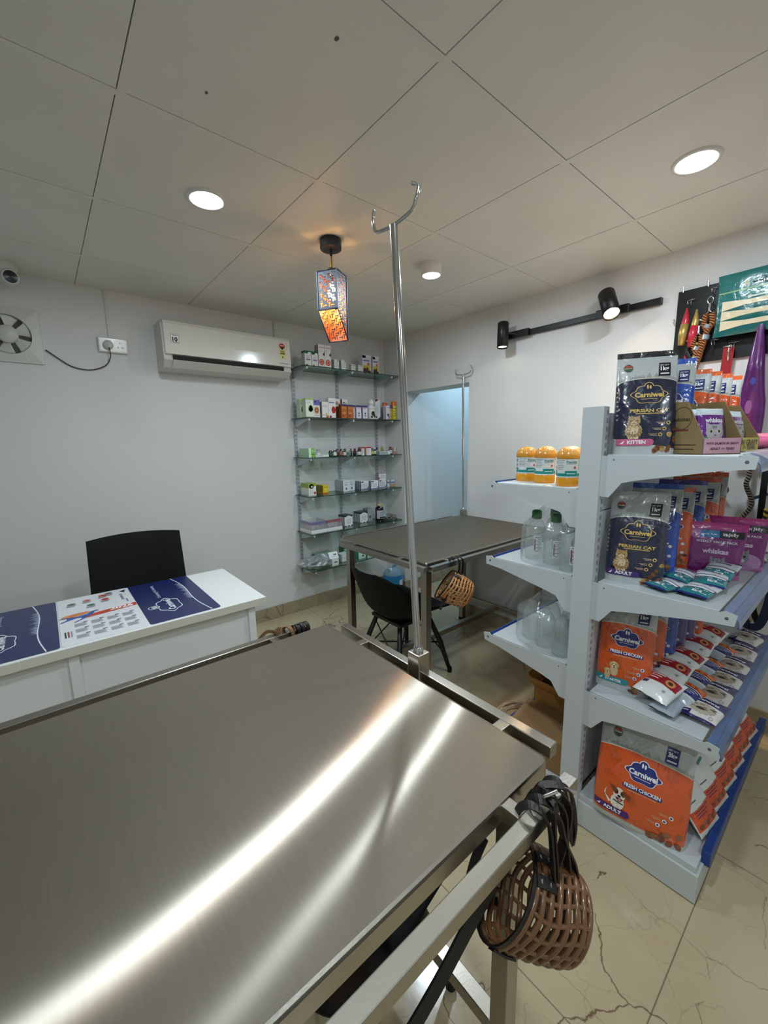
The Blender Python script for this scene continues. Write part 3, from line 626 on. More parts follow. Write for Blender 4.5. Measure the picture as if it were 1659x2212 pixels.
# ------------------------------------------------------------------ steel examination tables
TOPZ = .85
def exam_table(label, cx, cy, L, W, rails, group='steel examination tables'):
    """rails: list of (side, start, end, stub positions) along each side; side in '+x','-x','+y','-y'"""
    t = thing('examination_table', label, 'table', (cx, cy, 0), 0, group)
    hx, hy = L / 2, W / 2
    def dome(x, y): return .006 * (1 - (x / hx) ** 4) * (1 - (y / hy) ** 2)
    mb = MB(); nu, nv = 40, 24; r = .006
    mb.grid(lambda u, v: ((2 * u - 1) * (hx - r), (2 * v - 1) * (hy - r), TOPZ + dome((2 * u - 1) * hx, (2 * v - 1) * hy) * .6), nu, nv, steel_top)
    ring = []                                      # rolled edge then the folded apron
    def loop(o, z):
        P = []; a, b = hx - r, hy - r; c = max(r, .012)
        for sx, sy, a0 in ((1, -1, -pi / 2), (1, 1, 0), (-1, 1, pi / 2), (-1, -1, pi)):
            for k in range(4): an = a0 + k * pi / 6; P.append((sx * (hx - c) + (c - r + o) * cos(an), sy * (hy - c) + (c - r + o) * sin(an), z))
        return P
    lv = [loop(0, TOPZ), loop(r * .7, TOPZ - r * .3), loop(r, TOPZ - r), loop(r, TOPZ - .036), loop(r - .003, TOPZ - .036), loop(-.01, TOPZ - .034)]
    n = 16; vs = [p for l in lv for p in l]; fs = [(i * n + j, i * n + (j + 1) % n, (i + 1) * n + (j + 1) % n, (i + 1) * n + j) for i in range(len(lv) - 1) for j in range(n)]
    mb.add(vs, fs, steel, False)
    # close the rounded corners under the edge roll
    mb.add([(p[0], p[1], TOPZ - .0015) for p in lv[0]], [tuple(range(n))], steel)
    mb.build('tabletop', t)
    q = .019; lx, ly = hx - .045, hy - .045
    for sx in (1, -1):
        for sy in (1, -1): MB().bx(sx * lx - q, sx * lx + q, sy * ly - q, sy * ly + q, .02, TOPZ - .012, steel).bx(sx * lx - q - .001, sx * lx + q + .001, sy * ly - q - .001, sy * ly + q + .001, 0, .02, rubber).build('leg', t, bevel=.002)
    for sy in (1, -1): MB().bx(-lx + q, lx - q, sy * ly - q, sy * ly + q, TOPZ - .066, TOPZ - .03, steel).build('side_rail', t, bevel=.002)
    for sx in (1, -1): MB().bx(sx * lx - q, sx * lx + q, -ly + q, ly - q, TOPZ - .066, TOPZ - .03, steel).build('end_rail', t, bevel=.002)
    zs = .20
    for sx in (1, -1): MB().bx(sx * lx - .017, sx * lx + .017, -ly + q, ly - q, zs - .017, zs + .017, steel).build('stretcher', t, bevel=.002)
    MB().bx(-lx + .017, lx - .017, -.017, .017, zs - .0165, zs + .0165, steel).build('stretcher', t, bevel=.002)
    for side, a, b, stubs in rails:
        s = 1 if side[0] == '+' else -1; mb = MB(); o0, o1 = .030, .055; z0, z1 = TOPZ - .030, TOPZ - .004
        def bar(p0, p1, u0, u1): # along axis, outwards
            if side[1] == 'x': mb.bx(s * hx + s * u0 if s > 0 else -hx - u1, s * hx + s * u1 if s > 0 else -hx - u0, p0, p1, z0, z1, steel)
            else: mb.bx(p0, p1, s * hy + u0 if s > 0 else -hy - u1, s * hy + u1 if s > 0 else -hy - u0, z0, z1, steel)
        bar(a, b, o0, o1)
        for st in stubs: bar(st - .0125, st + .0125, -.002, o0)
        mb.build('tie_rail', t, bevel=.002)
    return t
T1 = exam_table('large steel examination table filling the front of the room', .043, .6975, 1.205, .755,
    [('+x', -.365, .345, (-.265, .21)), ('+y', -.58, .55, (-.45, .43)), ('-y', -.58, .60, (-.45, .468))])
T2 = exam_table('steel examination table at the back beside the doorway', 1.935, 1.69, 1.17, .74,
    [('-x', -.405, .30, (-.2, .2)), ('+y', -.53, .50, (-.3, .3)), ('-y', -.60, .55, (-.45, .35))])
def socket_block(t, x, y, nx, name='pole_socket'):
    MB().bx(x - .020, x + .020, y - .021, y + .021, TOPZ - .045, TOPZ + .038, steel).build(name, t, bevel=.003)
    return t
socket_block(T1, .690 - .043, .702 - .6975, 1); socket_block(T2, 2.525 - 1.935, 2.062 - 1.69, 1)
def drip_pole(label, base, top, half, r=.0095):
    b, tp = Vector(base), Vector(top); t = thing('drip_pole', label, 'drip stand pole', base, 0, 'steel drip poles'); d = tp - b
    MB().cyl((0, 0, -.03), d, r, chrome, 20).lathe([(r + .004, .0), (r + .004, .012), (r, .016)], chrome, 20).build('pole', t)
    for s in (-1, 1):
        P = [d + Vector((0, 0, .0)), d + Vector((.0, s * half * .55, .004)), d + Vector((0, s * half * .86, .010)), d + Vector((0, s * half * .98, .026)), d + Vector((0, s * half, .045)), d + Vector((-.012 * 0, s * half * .93, .060))]
        if s < 0: P = [Vector(p) for p in P]; P[-2] = d + Vector((.006, s * half * 1.0, .05)); P[-1] = d + Vector((-.004, s * half * .84, .058))
        MB().tube(smooth_path(P, 5), .0042, chrome, 10).build('hook', t)
    return t
drip_pole('tall leaning steel pole with a two-armed hook on the front steel table', (.690, .702, TOPZ + .038), (.69, .780, 1.915), .075)
drip_pole('steel pole with a two-armed hook standing on the back steel table', (2.525, 2.062, TOPZ + .038), (2.515, 2.075, 1.915), .075, .008)

# ------------------------------------------------------------------ muzzles and leashes
def muzzle(label, loc, axis, roll, col, scale, strap_paths):
    m_ = mat('muzzle_' + col.lstrip('#'), col, .28, coat=.5, vary=.12, vscale=20)
    t = thing('dog_muzzle', label, 'dog muzzle', loc, 0, 'basket muzzles on the tables'); A = Vector(axis).normalized(); X = A.orthogonal().normalized(); X.rotate(Matrix.Rotation(roll, 3, A)); Y = A.cross(X)
    def S(th, s): # s 0 open rim .. 1 nose
        r = (.062 - .014 * s ** 2) * (1 if s < .8 else max(0, 1 - ((s - .8) / .2) ** 2) ** .5 * .999 + .001) * scale; ex = 1.12
        h = s * .118 * scale; tilt = .012 * cos(th) * (1 - s) * scale
        return A * (h + tilt) + X * (r * cos(th) * ex) + Y * (r * sin(th))
    mb = MB()
    for s in (0, .11, .23, .36, .49, .62, .74, .85, .94):
        P = [S(2 * pi * k / 40, min(1, s + .022 * sin(2 * pi * k / 40 * 5) * (1 if 0 < s < .8 else 0))) for k in range(40)]
        mb.tube(P, .0044 * scale, m_, 8, closed=True)
    for k in range(18):
        th = 2 * pi * k / 18; mb.tube([S(th + .10 * sin(s_ * 6), s_) for s_ in [i / 14 * .985 for i in range(15)]], .0034 * scale, m_, 6)
    for k in range(5):                   # curved scoops on the upper side
        th = -.5 + .25 * k; mb.tube([S(th + .25 * sin(pi * q / 10), .1 + .6 * q / 10) for q in range(11)], .0036 * scale, m_, 6)
    mb.build('basket', t)
    rim = MB().tube([S(2 * pi * k / 32, -.02) * 1.02 for k in range(32)], 0, leather, closed=True, flat=(.014 * scale, .003, A)); rim.build('rim_band', t)
    for k in (1, 2, 6, 9, 11): 
        mb = MB(); a = S(2 * pi * k / 14, -.04) * 1.06; b = S(2 * pi * k / 14, .22) * 1.07; mb.tube([a, a.lerp(b, .5) * 1.02, b], 0, leather, flat=(.016 * scale, .003, A.cross(a)))
        for q in (.25, .7): mb.cyl(a.lerp(b, q), a.lerp(b, q) * 1.03, .0035 * scale, chrome, 8)
        mb.build('fixing_tab', t)
    for P in strap_paths: MB().tube(smooth_path([Vector(p) - Vector(loc) for p in P], 5), 0, leather, flat=(.014 * scale, .003, (.3, 1, .2))).build('strap', t)
    return t
ax1 = Vector((.65, -.60, -.45))
muzzle('large brown basket muzzle hanging by dark straps from the front table corner', (.498, .300, .706), ax1, .6, '#6a4629', 1.05,
    [[(.545, .305, .815), (.552, .296, .850), (.558, .275, .866), (.562, .252, .850), (.566, .248, .80), (.572, .244, .75), (.568, .238, .70), (.55, .235, .665), (.52, .24, .64)],
     [(.565, .305, .815), (.572, .296, .850), (.578, .275, .865), (.580, .252, .846), (.572, .250, .80), (.555, .252, .76), (.535, .262, .735)],
     [(.525, .300, .82), (.530, .292, .852), (.536, .275, .867), (.545, .252, .852), (.560, .246, .80), (.585, .24, .745), (.590, .232, .69)],
     [(.47, .33, .80), (.45, .335, .76), (.435, .335, .71), (.445, .325, .66)]])
ax2 = Vector((.70, -.62, -.48))
muzzle('small tan basket muzzle hanging by black straps from the back steel table', (1.440, 1.275, .735), ax2, .6, '#b07a45', 1.12,
    [[(1.475, 1.30, .82), (1.480, 1.285, .852), (1.488, 1.265, .865), (1.495, 1.240, .852), (1.490, 1.236, .80), (1.478, 1.236, .74), (1.462, 1.236, .69), (1.44, 1.24, .645)],
     [(1.500, 1.30, .83), (1.506, 1.285, .852), (1.513, 1.265, .865), (1.520, 1.240, .852), (1.515, 1.236, .80), (1.495, 1.238, .755)],
     [(1.480, 1.24, .80), (1.440, 1.235, .755), (1.405, 1.235, .71), (1.375, 1.238, .665), (1.36, 1.24, .64)]])
def coil(name, label, cat, P, m, w, th, side, parts=()):
    t = thing(name, label, cat, P[0]); 
    MB().tube(smooth_path([Vector(p) - Vector(P[0]) for p in P], 6), 0, m, flat=(w, th, side)).build('strap', t)
    for a, b, r in parts: MB().cyl(Vector(a) - Vector(P[0]), Vector(b) - Vector(P[0]), r, chrome, 10).build('buckle', t)
    return t
coil('leather_leash', 'dark leather leash wound over the tie rail above the large muzzle', 'leash',
    [(.505, .300, .79), (.508, .298, .845), (.514, .280, .868), (.520, .254, .855), (.524, .246, .80), (.530, .244, .75), (.534, .240, .71), (.538, .244, .76), (.536, .250, .82), (.54, .258, .866), (.556, .285, .870), (.575, .270, .872), (.594, .256, .858), (.604, .250, .80), (.600, .252, .76), (.596, .256, .81), (.592, .268, .862), (.588, .292, .858), (.586, .300, .82)], leather, .012, .003, (.5, .8, .2), [((.535, .27, .876), (.56, .262, .876), .003), ((.582, .262, .868), (.600, .250, .858), .003)])
coil('black_strap', 'black strap hanging below the tie rail on the near side of the front table', 'strap', [(.455, .30, .79), (.44, .305, .74), (.40, .31, .70), (.34, .312, .66), (.27, .312, .63)], black_m, .022, .004, (0, .3, 1))
t = thing('tan_strap', 'tan and dark straps knotted around the far tie rail of the front table', 'strap', (.528, 1.112, .846))
MB().tube(smooth_path([(-.012, .02, -.025), (-.008, .014, .010), (.0, -.005, .016), (.006, -.016, .0), (.008, -.016, -.03)]), 0, leather_tan, flat=(.012, .003, (1, .2, 0))).tube(smooth_path([(-.075, .05, -.02), (-.055, .035, .004), (-.035, .012, .006), (-.02, .006, .014), (-.03, -.008, .010), (-.042, .010, .008), (-.022, .018, .012)]), 0, leather_tan, flat=(.010, .003, (0, .3, 1))).build('tan_strap_loop', t)
for k in range(3): MB().tube(smooth_path([(.018 + .016 * k, .018, -.025), (.020 + .016 * k, .012, .008), (.026 + .016 * k, -.006, .014), (.029 + .016 * k, -.016, .0), (.029 + .016 * k, -.015, -.025)]), 0, leather, flat=(.012, .003, (1, .2, 0))).build('dark_strap_loop', t)
MB().cyl((.015, -.002, .018), (.035, -.004, .019), .0022, chrome, 8).build('buckle', t)

# ------------------------------------------------------------------ water jug under the glass shelves
t = thing('water_jug', 'blue plastic jug with a white label on the floor by the doorway', 'jug', (2.435, 2.82, 0), radians(20))
blue_liq = mat('blue_liquid', '#2f8fd0', .25, coat=.3, trans=.25); jug_c = mat('jug_plastic', '#a9cfe6', .3, trans=.5, ior=1.2)
MB().lathe([(.085, 0), (.094, .008), (.094, .19), (.092, .195)], blue_liq, 28).rect(-.036, .020, .10, .155, lambda x, y, l: (.0945 * sin(x / .0945) , -.0945 * cos(x / .0945) - l, y), ink('#dfe8ee'), .0006).build('jug_body', t)
MB().lathe([(.092, .196), (.090, .205), (.070, .235), (.045, .252), (.034, .258)], jug_c, 28).build('jug_shoulder', t)
MB().tube(smooth_path([(-.065, 0, .225), (-.05, 0, .272), (0, 0, .288), (.04, 0, .268), (.05, 0, .245)]), .010, jug_c, 10).build('jug_handle', t)
MB().lathe([(.017, .25), (.017, .285), (.015, .288)], mat('jug_cap', '#d7e2ea', .4), 20, Matrix.Translation((-.05, .0, -.02))).build('jug_cap', t)
# ------------------------------------------------------------------ wall shelving of glass and slotted uprights
SHELF_Z = [2.0, 1.622, 1.316, 1.011, .707, .405]
SHELF_N = ['top', 'second', 'third', 'fourth', 'fifth', 'lowest']
glass_edge = mat('glass_edge_green', '#14352b', .15, coat=.5); upright_m = mat('upright_grey', '#b9bdc4', .4, .3); slot_m = mat('upright_slot', '#55596a', .6)
for x, n in ((1.607, 'beside the air conditioner'), (2.022, 'in the middle of the glass shelves'), (2.445, 'nearest the room corner')):
    mb = MB().bx(x - .012, x + .012, YW - .014, YW, .34, 2.05, upright_m)
    z = .36
    while z < 2.04:
        for sx in (-.0055, .0055): mb.add([(x + sx - .002, YW - .0142, z), (x + sx + .002, YW - .0142, z), (x + sx + .002, YW - .0142, z + .018), (x + sx - .002, YW - .0142, z + .018)], [(0, 1, 2, 3)], slot_m)
        z += .032
    tag(mb.build('slotted_upright'), 'grey slotted wall upright ' + n, 'shelf upright', 'slotted uprights of the glass shelves')
for z, n in zip(SHELF_Z, SHELF_N):
    x1 = 2.30 if n == 'lowest' else 2.545
    t = thing('glass_shelf', n + ' glass shelf of medicines on brackets in the corner', 'glass shelf', (1.57, YW, z), 0, 'glass wall shelves'); L = x1 - 1.57
    mb = MB(); mb.box((L / 2, -.135, -.003), (L, .235, .006), glass, mats=[glass_edge, glass_edge, glass_edge, glass_edge, glass, glass]); mb.build('glass_pane', t)
    for x in (.037, .452, .875):
        if x > L: continue
        MB().prism([(-.016, -.008), (-.235, -.008), (-.235, -.016), (-.20, -.022), (-.06, -.062), (-.016, -.07)], .003, upright_m, Matrix.Translation((x - .0015, 0, 0)) @ Matrix(((0, 0, 1, 0), (1, 0, 0, 0), (0, 1, 0, 0), (0, 0, 0, 1)))).bx(x - .005, x + .005, -.243, -.233, -.024, -.002, white_m).build('bracket', t)

GRP = 'medicines on the glass shelves'
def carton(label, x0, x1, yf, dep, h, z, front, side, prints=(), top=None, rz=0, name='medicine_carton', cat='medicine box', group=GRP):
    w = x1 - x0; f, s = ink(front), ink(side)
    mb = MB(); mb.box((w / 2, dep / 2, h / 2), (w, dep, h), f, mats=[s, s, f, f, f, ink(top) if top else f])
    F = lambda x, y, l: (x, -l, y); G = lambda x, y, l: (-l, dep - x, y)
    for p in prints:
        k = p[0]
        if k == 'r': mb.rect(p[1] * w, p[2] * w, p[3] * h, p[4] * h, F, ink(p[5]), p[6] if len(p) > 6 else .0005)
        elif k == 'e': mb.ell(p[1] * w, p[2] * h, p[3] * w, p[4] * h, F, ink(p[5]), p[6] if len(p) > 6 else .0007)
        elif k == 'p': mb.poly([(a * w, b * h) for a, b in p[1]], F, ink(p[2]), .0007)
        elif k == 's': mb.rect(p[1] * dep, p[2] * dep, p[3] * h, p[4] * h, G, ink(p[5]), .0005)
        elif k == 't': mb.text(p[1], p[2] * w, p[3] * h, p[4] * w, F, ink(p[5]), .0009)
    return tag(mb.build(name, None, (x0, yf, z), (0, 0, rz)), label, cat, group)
def lines(u0, u1, v, n, c, dv=.05, t=.018): return [('r', u0, u1 - .08 * (k % 2), v - k * dv, v - k * dv + t, c) for k in range(n)]
def row(n, dy, args, ordn):
    o = carton(*args[0:1], **args[1]) if False else None
ORD = ['front', 'second', 'third', 'fourth', 'fifth']
def box_row(n, what, where, x0, x1, yf, dep, h, z, front, side, prints=(), top=None, gap=.003, back_dx=0.0):
    for k in range(n):
        lab = ('front %s of its row, %s' if k == 0 else ORD[k] + ' %s in its row, %s') % (what, where)
        if k == 0: base = carton(lab, x0, x1, yf, dep, h, z, front, side, prints, top)
        else: copy_tree(base, lab, (x0 + back_dx * k, yf + k * (dep + gap), z))
z = SHELF_Z[0]; N = 'top glass shelf'
gw = [('r', 0, 1, .86, 1, '#1d5c48'), ('e', .25, .87, .25, .06, '#1d5c48'), ('e', .75, .87, .25, .06, '#f2f0ee', .0009), ('r', .2, .85, .42, .50, '#77767c'), ('e', .3, .10, .14, .09, '#8b4a30'), ('s', 0, 1, .86, 1, '#1d5c48')] + lines(.2, .8, .68, 4, '#b9b6ba')
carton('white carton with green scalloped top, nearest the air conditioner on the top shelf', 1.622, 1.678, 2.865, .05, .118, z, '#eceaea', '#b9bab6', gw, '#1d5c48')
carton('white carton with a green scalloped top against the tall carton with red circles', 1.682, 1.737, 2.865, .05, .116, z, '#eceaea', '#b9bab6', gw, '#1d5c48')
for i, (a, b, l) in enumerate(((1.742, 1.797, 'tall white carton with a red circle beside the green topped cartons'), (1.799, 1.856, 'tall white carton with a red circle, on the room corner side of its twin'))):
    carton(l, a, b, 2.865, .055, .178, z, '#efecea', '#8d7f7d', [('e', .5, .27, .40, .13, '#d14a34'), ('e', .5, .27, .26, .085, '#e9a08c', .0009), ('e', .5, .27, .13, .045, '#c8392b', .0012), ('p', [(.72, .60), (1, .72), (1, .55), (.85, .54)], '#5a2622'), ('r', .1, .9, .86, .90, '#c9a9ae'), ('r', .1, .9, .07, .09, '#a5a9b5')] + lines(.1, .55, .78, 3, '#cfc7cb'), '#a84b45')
for a, b, l in ((1.885, 1.930, 'small white carton with green foot, beside the tall red circle cartons'), (1.953, 1.998, 'small white carton with green foot, beside the tiny white boxes')):
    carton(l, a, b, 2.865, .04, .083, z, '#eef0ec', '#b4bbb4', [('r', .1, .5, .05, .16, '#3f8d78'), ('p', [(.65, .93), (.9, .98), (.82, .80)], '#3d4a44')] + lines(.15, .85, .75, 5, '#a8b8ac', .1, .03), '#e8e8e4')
for a, b, l, c in ((2.046, 2.090, 'tiny white box alone in a gap on the top glass shelf', '#b1a8a0'), (2.118, 2.160, 'tiny white box touching the lavender picture carton on the top glass shelf', '#b8a6b4')):
    carton(l, a, b, 2.860, .03, .060, z, '#ece9e6', '#bdbcb8', [('r', .1, .9, .8, .9, c), ('r', .2, .8, .2, .3, c), ('r', .2, .8, .5, .6, '#c9c6c4')])
lav = [('r', 0, 1, .86, .97, '#e9e6ee'), ('r', .0, .38, .82, .95, '#2d3666'), ('r', .1, .8, .66, .72, '#54568a'), ('e', .68, .52, .16, .07, '#d4693b'), ('r', .1, .9, .02, .46, '#cdb545'), ('e', .25, .14, .17, .18, '#4b2d22'), ('e', .55, .20, .15, .16, '#5b3b26'), ('e', .8, .10, .15, .1, '#3b2519')]
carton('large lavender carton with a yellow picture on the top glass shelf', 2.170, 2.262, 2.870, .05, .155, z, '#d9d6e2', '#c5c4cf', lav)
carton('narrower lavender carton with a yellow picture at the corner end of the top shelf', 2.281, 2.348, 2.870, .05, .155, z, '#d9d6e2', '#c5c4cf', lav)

z = SHELF_Z[1]
leaf = [('e', .62, .46, .30, .18, '#5f9c2f', ), ('p', [(.3, .38), (.62, .66), (.95, .40), (.6, .30)], '#6fae38'), ('r', 0, 1, .90, 1, '#a9cc7c'), ('r', 0, 1, 0, .06, '#cfe0b9')] + lines(.15, .7, .80, 2, '#a9bda0')
carton('white carton with a green leaf at the open end of the second glass shelf', 1.590, 1.637, 2.925, .05, .143, z, '#edf2e6', '#b6c3a6', leaf, '#a9cc7c')
carton('larger front white carton with a green leaf on the second glass shelf', 1.594, 1.662, 2.835, .05, .145, z, '#edf2e6', '#b6c3a6', leaf, '#a9cc7c')
blu = [('r', 0, 1, .70, 1, '#6c6fb4'), ('e', .5, .42, .38, .20, '#c98d62'), ('e', .5, .42, .22, .11, '#8a5536', .0009), ('e', .5, .42, .10, .05, '#e5c3a4', .0012), ('r', .2, .8, .12, .15, '#c9926a'), ('r', .1, .5, .86, .90, '#dcdcf0')]
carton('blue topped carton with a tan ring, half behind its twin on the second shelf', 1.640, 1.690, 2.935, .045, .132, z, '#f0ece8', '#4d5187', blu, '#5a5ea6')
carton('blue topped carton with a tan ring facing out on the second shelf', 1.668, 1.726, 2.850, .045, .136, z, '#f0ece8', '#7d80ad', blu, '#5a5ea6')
carton('white carton with a small orange drop on the second glass shelf', 1.752, 1.812, 2.860, .05, .126, z, '#f1eee8', '#b6aa98', [('e', .68, .26, .12, .06, '#d9a441'), ('p', [(.62, 0), (.98, 0), (.98, .14), (.62, .20)], '#d9672f'), ('r', .1, .45, .18, .21, '#8f7a60')] + lines(.12, .85, .78, 3, '#bdb8b2'))
carton('white carton with a red pomegranate on the second glass shelf', 1.814, 1.880, 2.860, .05, .157, z, '#f3f0ee', '#cfcaca', [('e', .70, .42, .30, .17, '#b7202c'), ('p', [(.62, .56), (.7, .64), (.78, .56)], '#8e1a22'), ('e', .25, .07, .16, .07, '#a81f2a'), ('r', .05, .8, .76, .81, '#7c86a8'), ('r', .1, .7, .86, .88, '#c8c4c4')], '#f3f0ee')
for a, l in ((1.892, 'tall brown and white carton behind the orange cartons, nearer the pomegranate carton'), (1.962, 'tall brown and white carton behind the orange cartons, nearer the lavender cartons')):
    carton(l, a, a + .062, 2.900, .05, .160, z, '#7c4426', '#4f2a19', [('r', .15, 1, .62, 1, '#efe9e2'), ('e', .45, .78, .20, .08, '#3a2a28'), ('e', .45, .78, .10, .04, '#efe9e2', .001), ('p', [(.7, .70), (.8, .84), (.9, .70)], '#2b2220')], '#5b3220')
for a, l in ((1.915, 'small orange carton in front of the brown carton nearer the pomegranate carton'), (1.977, 'small orange carton in front of the brown carton nearer the lavender cartons')):
    carton(l, a, a + .056, 2.830, .045, .110, z, '#c06a2e', '#8a431f', [('r', 0, 1, .88, 1, '#3c3a66'), ('r', .1, .9, .70, .80, '#d98a4a'), ('r', .25, .75, .36, .44, '#e6b27e'), ('e', .3, .18, .14, .09, '#8a3d1c')], '#3c3a66')
lv = [('r', 0, 1, .86, 1, '#4a4784'), ('r', .1, .9, .76, .84, '#e7b9cd'), ('r', 0, 1, .0, .08, '#e3c2d2'), ('e', .5, .42, .16, .07, '#5a5486'), ('r', .3, .7, .22, .28, '#77729c')]
for k, a in enumerate((2.038, 2.085, 2.152)):
    carton(('lavender and white carton touching the orange cartons', 'lavender and white carton, middle one of the three', 'lavender and white carton touching the white pump bottle')[k], a, a + .052, 2.858 + (.02 if k == 0 else 0), .045, .114, z, '#efe9f1', '#8986ab', lv, '#4a4784')
t = thing('pump_bottle', 'white bottle with a dark printed label on the second glass shelf', 'bottle', (2.262, 2.880, z), 0, GRP)
wp = ink('#eeecea')
MB().lathe([(.034, 0), (.036, .004), (.036, .095), (.033, .108), (.022, .118), (.018, .122)], wp, 24).build('bottle_body', t)
mb = MB(); C_ = lambda x, y, l: ((.0365 + l) * sin(x / .0365), -(.0365 + l) * cos(x / .0365), y)
mb.rect(-.045, .045, .012, .088, C_, ink('#e9e7df'), 0); mb.rect(-.045, .045, .088, .092, C_, ink('#86a82f'), .0003); mb.ell(-.008, .05, .017, .020, C_, ink('#23201e'), .0008); mb.ell(.010, .028, .014, .012, C_, ink('#3a2f2a'), .0011); mb.ell(-.02, .022, .010, .010, C_, ink('#1c1a19'), .0011); mb.build('bottle_label', t)
MB().lathe([(.019, .122), (.026, .124), (.028, .150), (.024, .158), (.014, .168), (.012, .172)], wp, 24).build('bottle_cap', t)
carton('white carton with maroon corner triangles behind the white pump bottle', 2.312, 2.372, 2.890, .05, .176, z, '#eceaec', '#d2d2d8', [('p', [(0, 1), (.75, 1), (.1, .86)], '#7a2a38'), ('p', [(.3, 0), (1, .16), (1, 0)], '#5a2a30'), ('e', .25, .14, .14, .05, '#4a4a52')] + lines(.1, .8, .72, 7, '#b9b8c0', .06, .014))
carton('small lilac and white carton with a dark heart on the second shelf', 2.413, 2.470, 2.860, .045, .126, z, '#ece6ee', '#c7bdcc', [('p', [(.2, 0), (1, 0), (1, .55)], '#c3aacb'), ('e', .42, .36, .20, .09, '#6b3f44'), ('e', .5, .24, .10, .05, '#3a2a30'), ('r', .15, .8, .84, .88, '#a99bb4')])
def spray_can(label, x, y, z, r, h, body, cap, band=None):
    t = thing('spray_can', label, 'can', (x, y, z), 0, GRP)
    MB().lathe([(r * .95, 0), (r, .003), (r, h * .76), (r * .93, h * .78)], ink(body), 20).build('can_body', t)
    mb = MB(); q = lambda a, b, l: ((r + l) * sin(a / r), -(r + l) * cos(a / r), b)
    for k in range(4): mb.rect(-r * .7, r * (.5 - .2 * (k % 2)), h * (.60 - .13 * k), h * (.63 - .13 * k), q, ink('#6a5a2a'))
    if band: mb.rect(-r * 1.4, r * 1.4, h * .66, h * .74, q, ink(band))
    mb.build('can_print', t); MB().lathe([(r * .96, h * .78), (r * .96, h * .97), (r * .85, h)], ink(cap), 20).build('can_cap', t)
spray_can('tall orange capped can standing behind the purple capped can', 2.468, 2.945, z, .024, .158, '#b5562c', '#e0622a')
spray_can('short purple capped yellow can at the corner end of the second shelf', 2.474, 2.868, z, .020, .128, '#c9a03c', '#4a2f6b')
spray_can('tall yellow can with an orange cap at the corner end of the second shelf', 2.518, 2.880, z, .025, .165, '#d8cf2f', '#e5702a')

z = SHELF_Z[2]
grn = [('r', .42, 1, 0, 1, '#7cc142'), ('e', .72, .70, .18, .12, '#a9d986'), ('r', .5, .9, .30, .36, '#d6efc0'), ('r', .05, .36, .2, .5, '#cfe9c2'), ('s', .1, .9, .1, .9, '#9fc49a')]
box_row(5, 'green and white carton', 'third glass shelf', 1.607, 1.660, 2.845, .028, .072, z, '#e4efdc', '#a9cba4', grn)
def vial(label, x, y, z, r, h, glassc, cap, labelc=None, clear=False, band=None):
    t = thing('medicine_vial', label, 'vial', (x, y, z), 0, 'vials on the third glass shelf')
    gm = clear_plastic if clear else mat('vial_' + glassc.lstrip('#'), glassc, .12, coat=.5)
    MB().lathe([(r * .95, 0), (r, .002), (r, h * .62), (r * .6, h * .76), (r * .6, h * .82)], gm, 18).build('vial_glass', t)
    if labelc: MB().lathe([(r * 1.01, h * .12), (r * 1.01, h * .55)], ink(labelc), 18, cap=False).build('vial_label', t)
    MB().lathe([(r * .66, h * .82), (r * .68, h), (.0001, h)], ink(cap), 18, cap=False).build('vial_cap', t)
carton('flat white carton lying on the third shelf under the clear vial', 1.672, 1.800, 2.860, .05, .018, z, '#d5d8d4', '#b9c0ba', [('r', .55, 1, .1, .9, '#eceeea')])
vial('clear vial lying beside the flat white carton', 1.742, 2.93, z, .024, .060, '#ffffff', '#9aa0a0', '#d9dcd8', True)
vial('dark green vial with a silver cap, nearer the clear vial', 1.826, 2.875, z, .017, .062, '#12261c', '#b9bcbc', '#2c5a41')
vial('dark green vial with a silver cap, nearer the brown vials', 1.866, 2.875, z, .017, .062, '#12261c', '#b9bcbc', '#dbe4dc')
for k, (x, y) in enumerate(((1.905, 2.90), (1.935, 2.885), (1.962, 2.870))):
    vial(('brown vial with a dark red cap touching the dark green vials', 'brown vial with a dark red cap, middle of the three', 'brown vial with dark red cap and pale label beside the clear green vials')[k], x, y, z, .015, .060, '#3a1a10', '#5a1f1c', (None, '#a06a5a', '#d8d0cc')[k])
vial('clear vial with green label, nearer the brown vials', 1.998, 2.88, z, .014, .056, '#ffffff', '#c2c6c4', '#3d7a55', True)
vial('clear vial with green label, nearer the room corner', 2.028, 2.90, z, .014, .056, '#ffffff', '#c2c6c4', '#7fa08a', True)
for k, (x, y) in enumerate(((2.045, 2.905), (2.076, 2.885), (2.112, 2.870))):
    vial(('brown vial without label behind the clear green vials', 'brown vial without label beside the white labelled brown vial', 'brown vial with a large white label on the third shelf')[k], x, y, z, .015 if k < 2 else .018, .060, '#35170f', '#4a1c1a', (None, None, '#e4e2e0')[k])
rw = [('r', 0, 1, .84, 1, '#c43a36'), ('r', .2, .3, .1, .8, '#b98a80')] + lines(.35, .9, .66, 4, '#c9b9b6', .14, .04)
carton('small red topped white carton beside the white labelled brown vial', 2.140, 2.172, 2.875, .05, .072, z, '#efe9e6', '#b98a80', rw, '#c43a36')
carton('red topped white carton facing out on the third shelf', 2.184, 2.236, 2.860, .05, .072, z, '#efe9e6', '#c9a09a', rw, '#c43a36')
vial('dark vial with a yellow foot beside the red topped carton', 2.258, 2.875, z, .014, .060, '#1a1715', '#2a2725', '#c9c14a')
vial('dark vial with a white label behind the flat grey carton', 2.322, 2.92, z, .013, .062, '#1b1b1b', '#dcdcdc', '#e6e6e6')
vial('short black capped vial behind the flat grey carton', 2.358, 2.93, z, .013, .064, '#3a332c', '#161616', '#b8b4ac')
carton('flat grey carton lying towards the corner end of the third shelf', 2.322, 2.448, 2.850, .045, .030, z, '#b6bbba', '#8f9694', [('r', .8, .97, .1, .9, '#f0f0f0'), ('r', .1, .7, .4, .6, '#8d9391')])
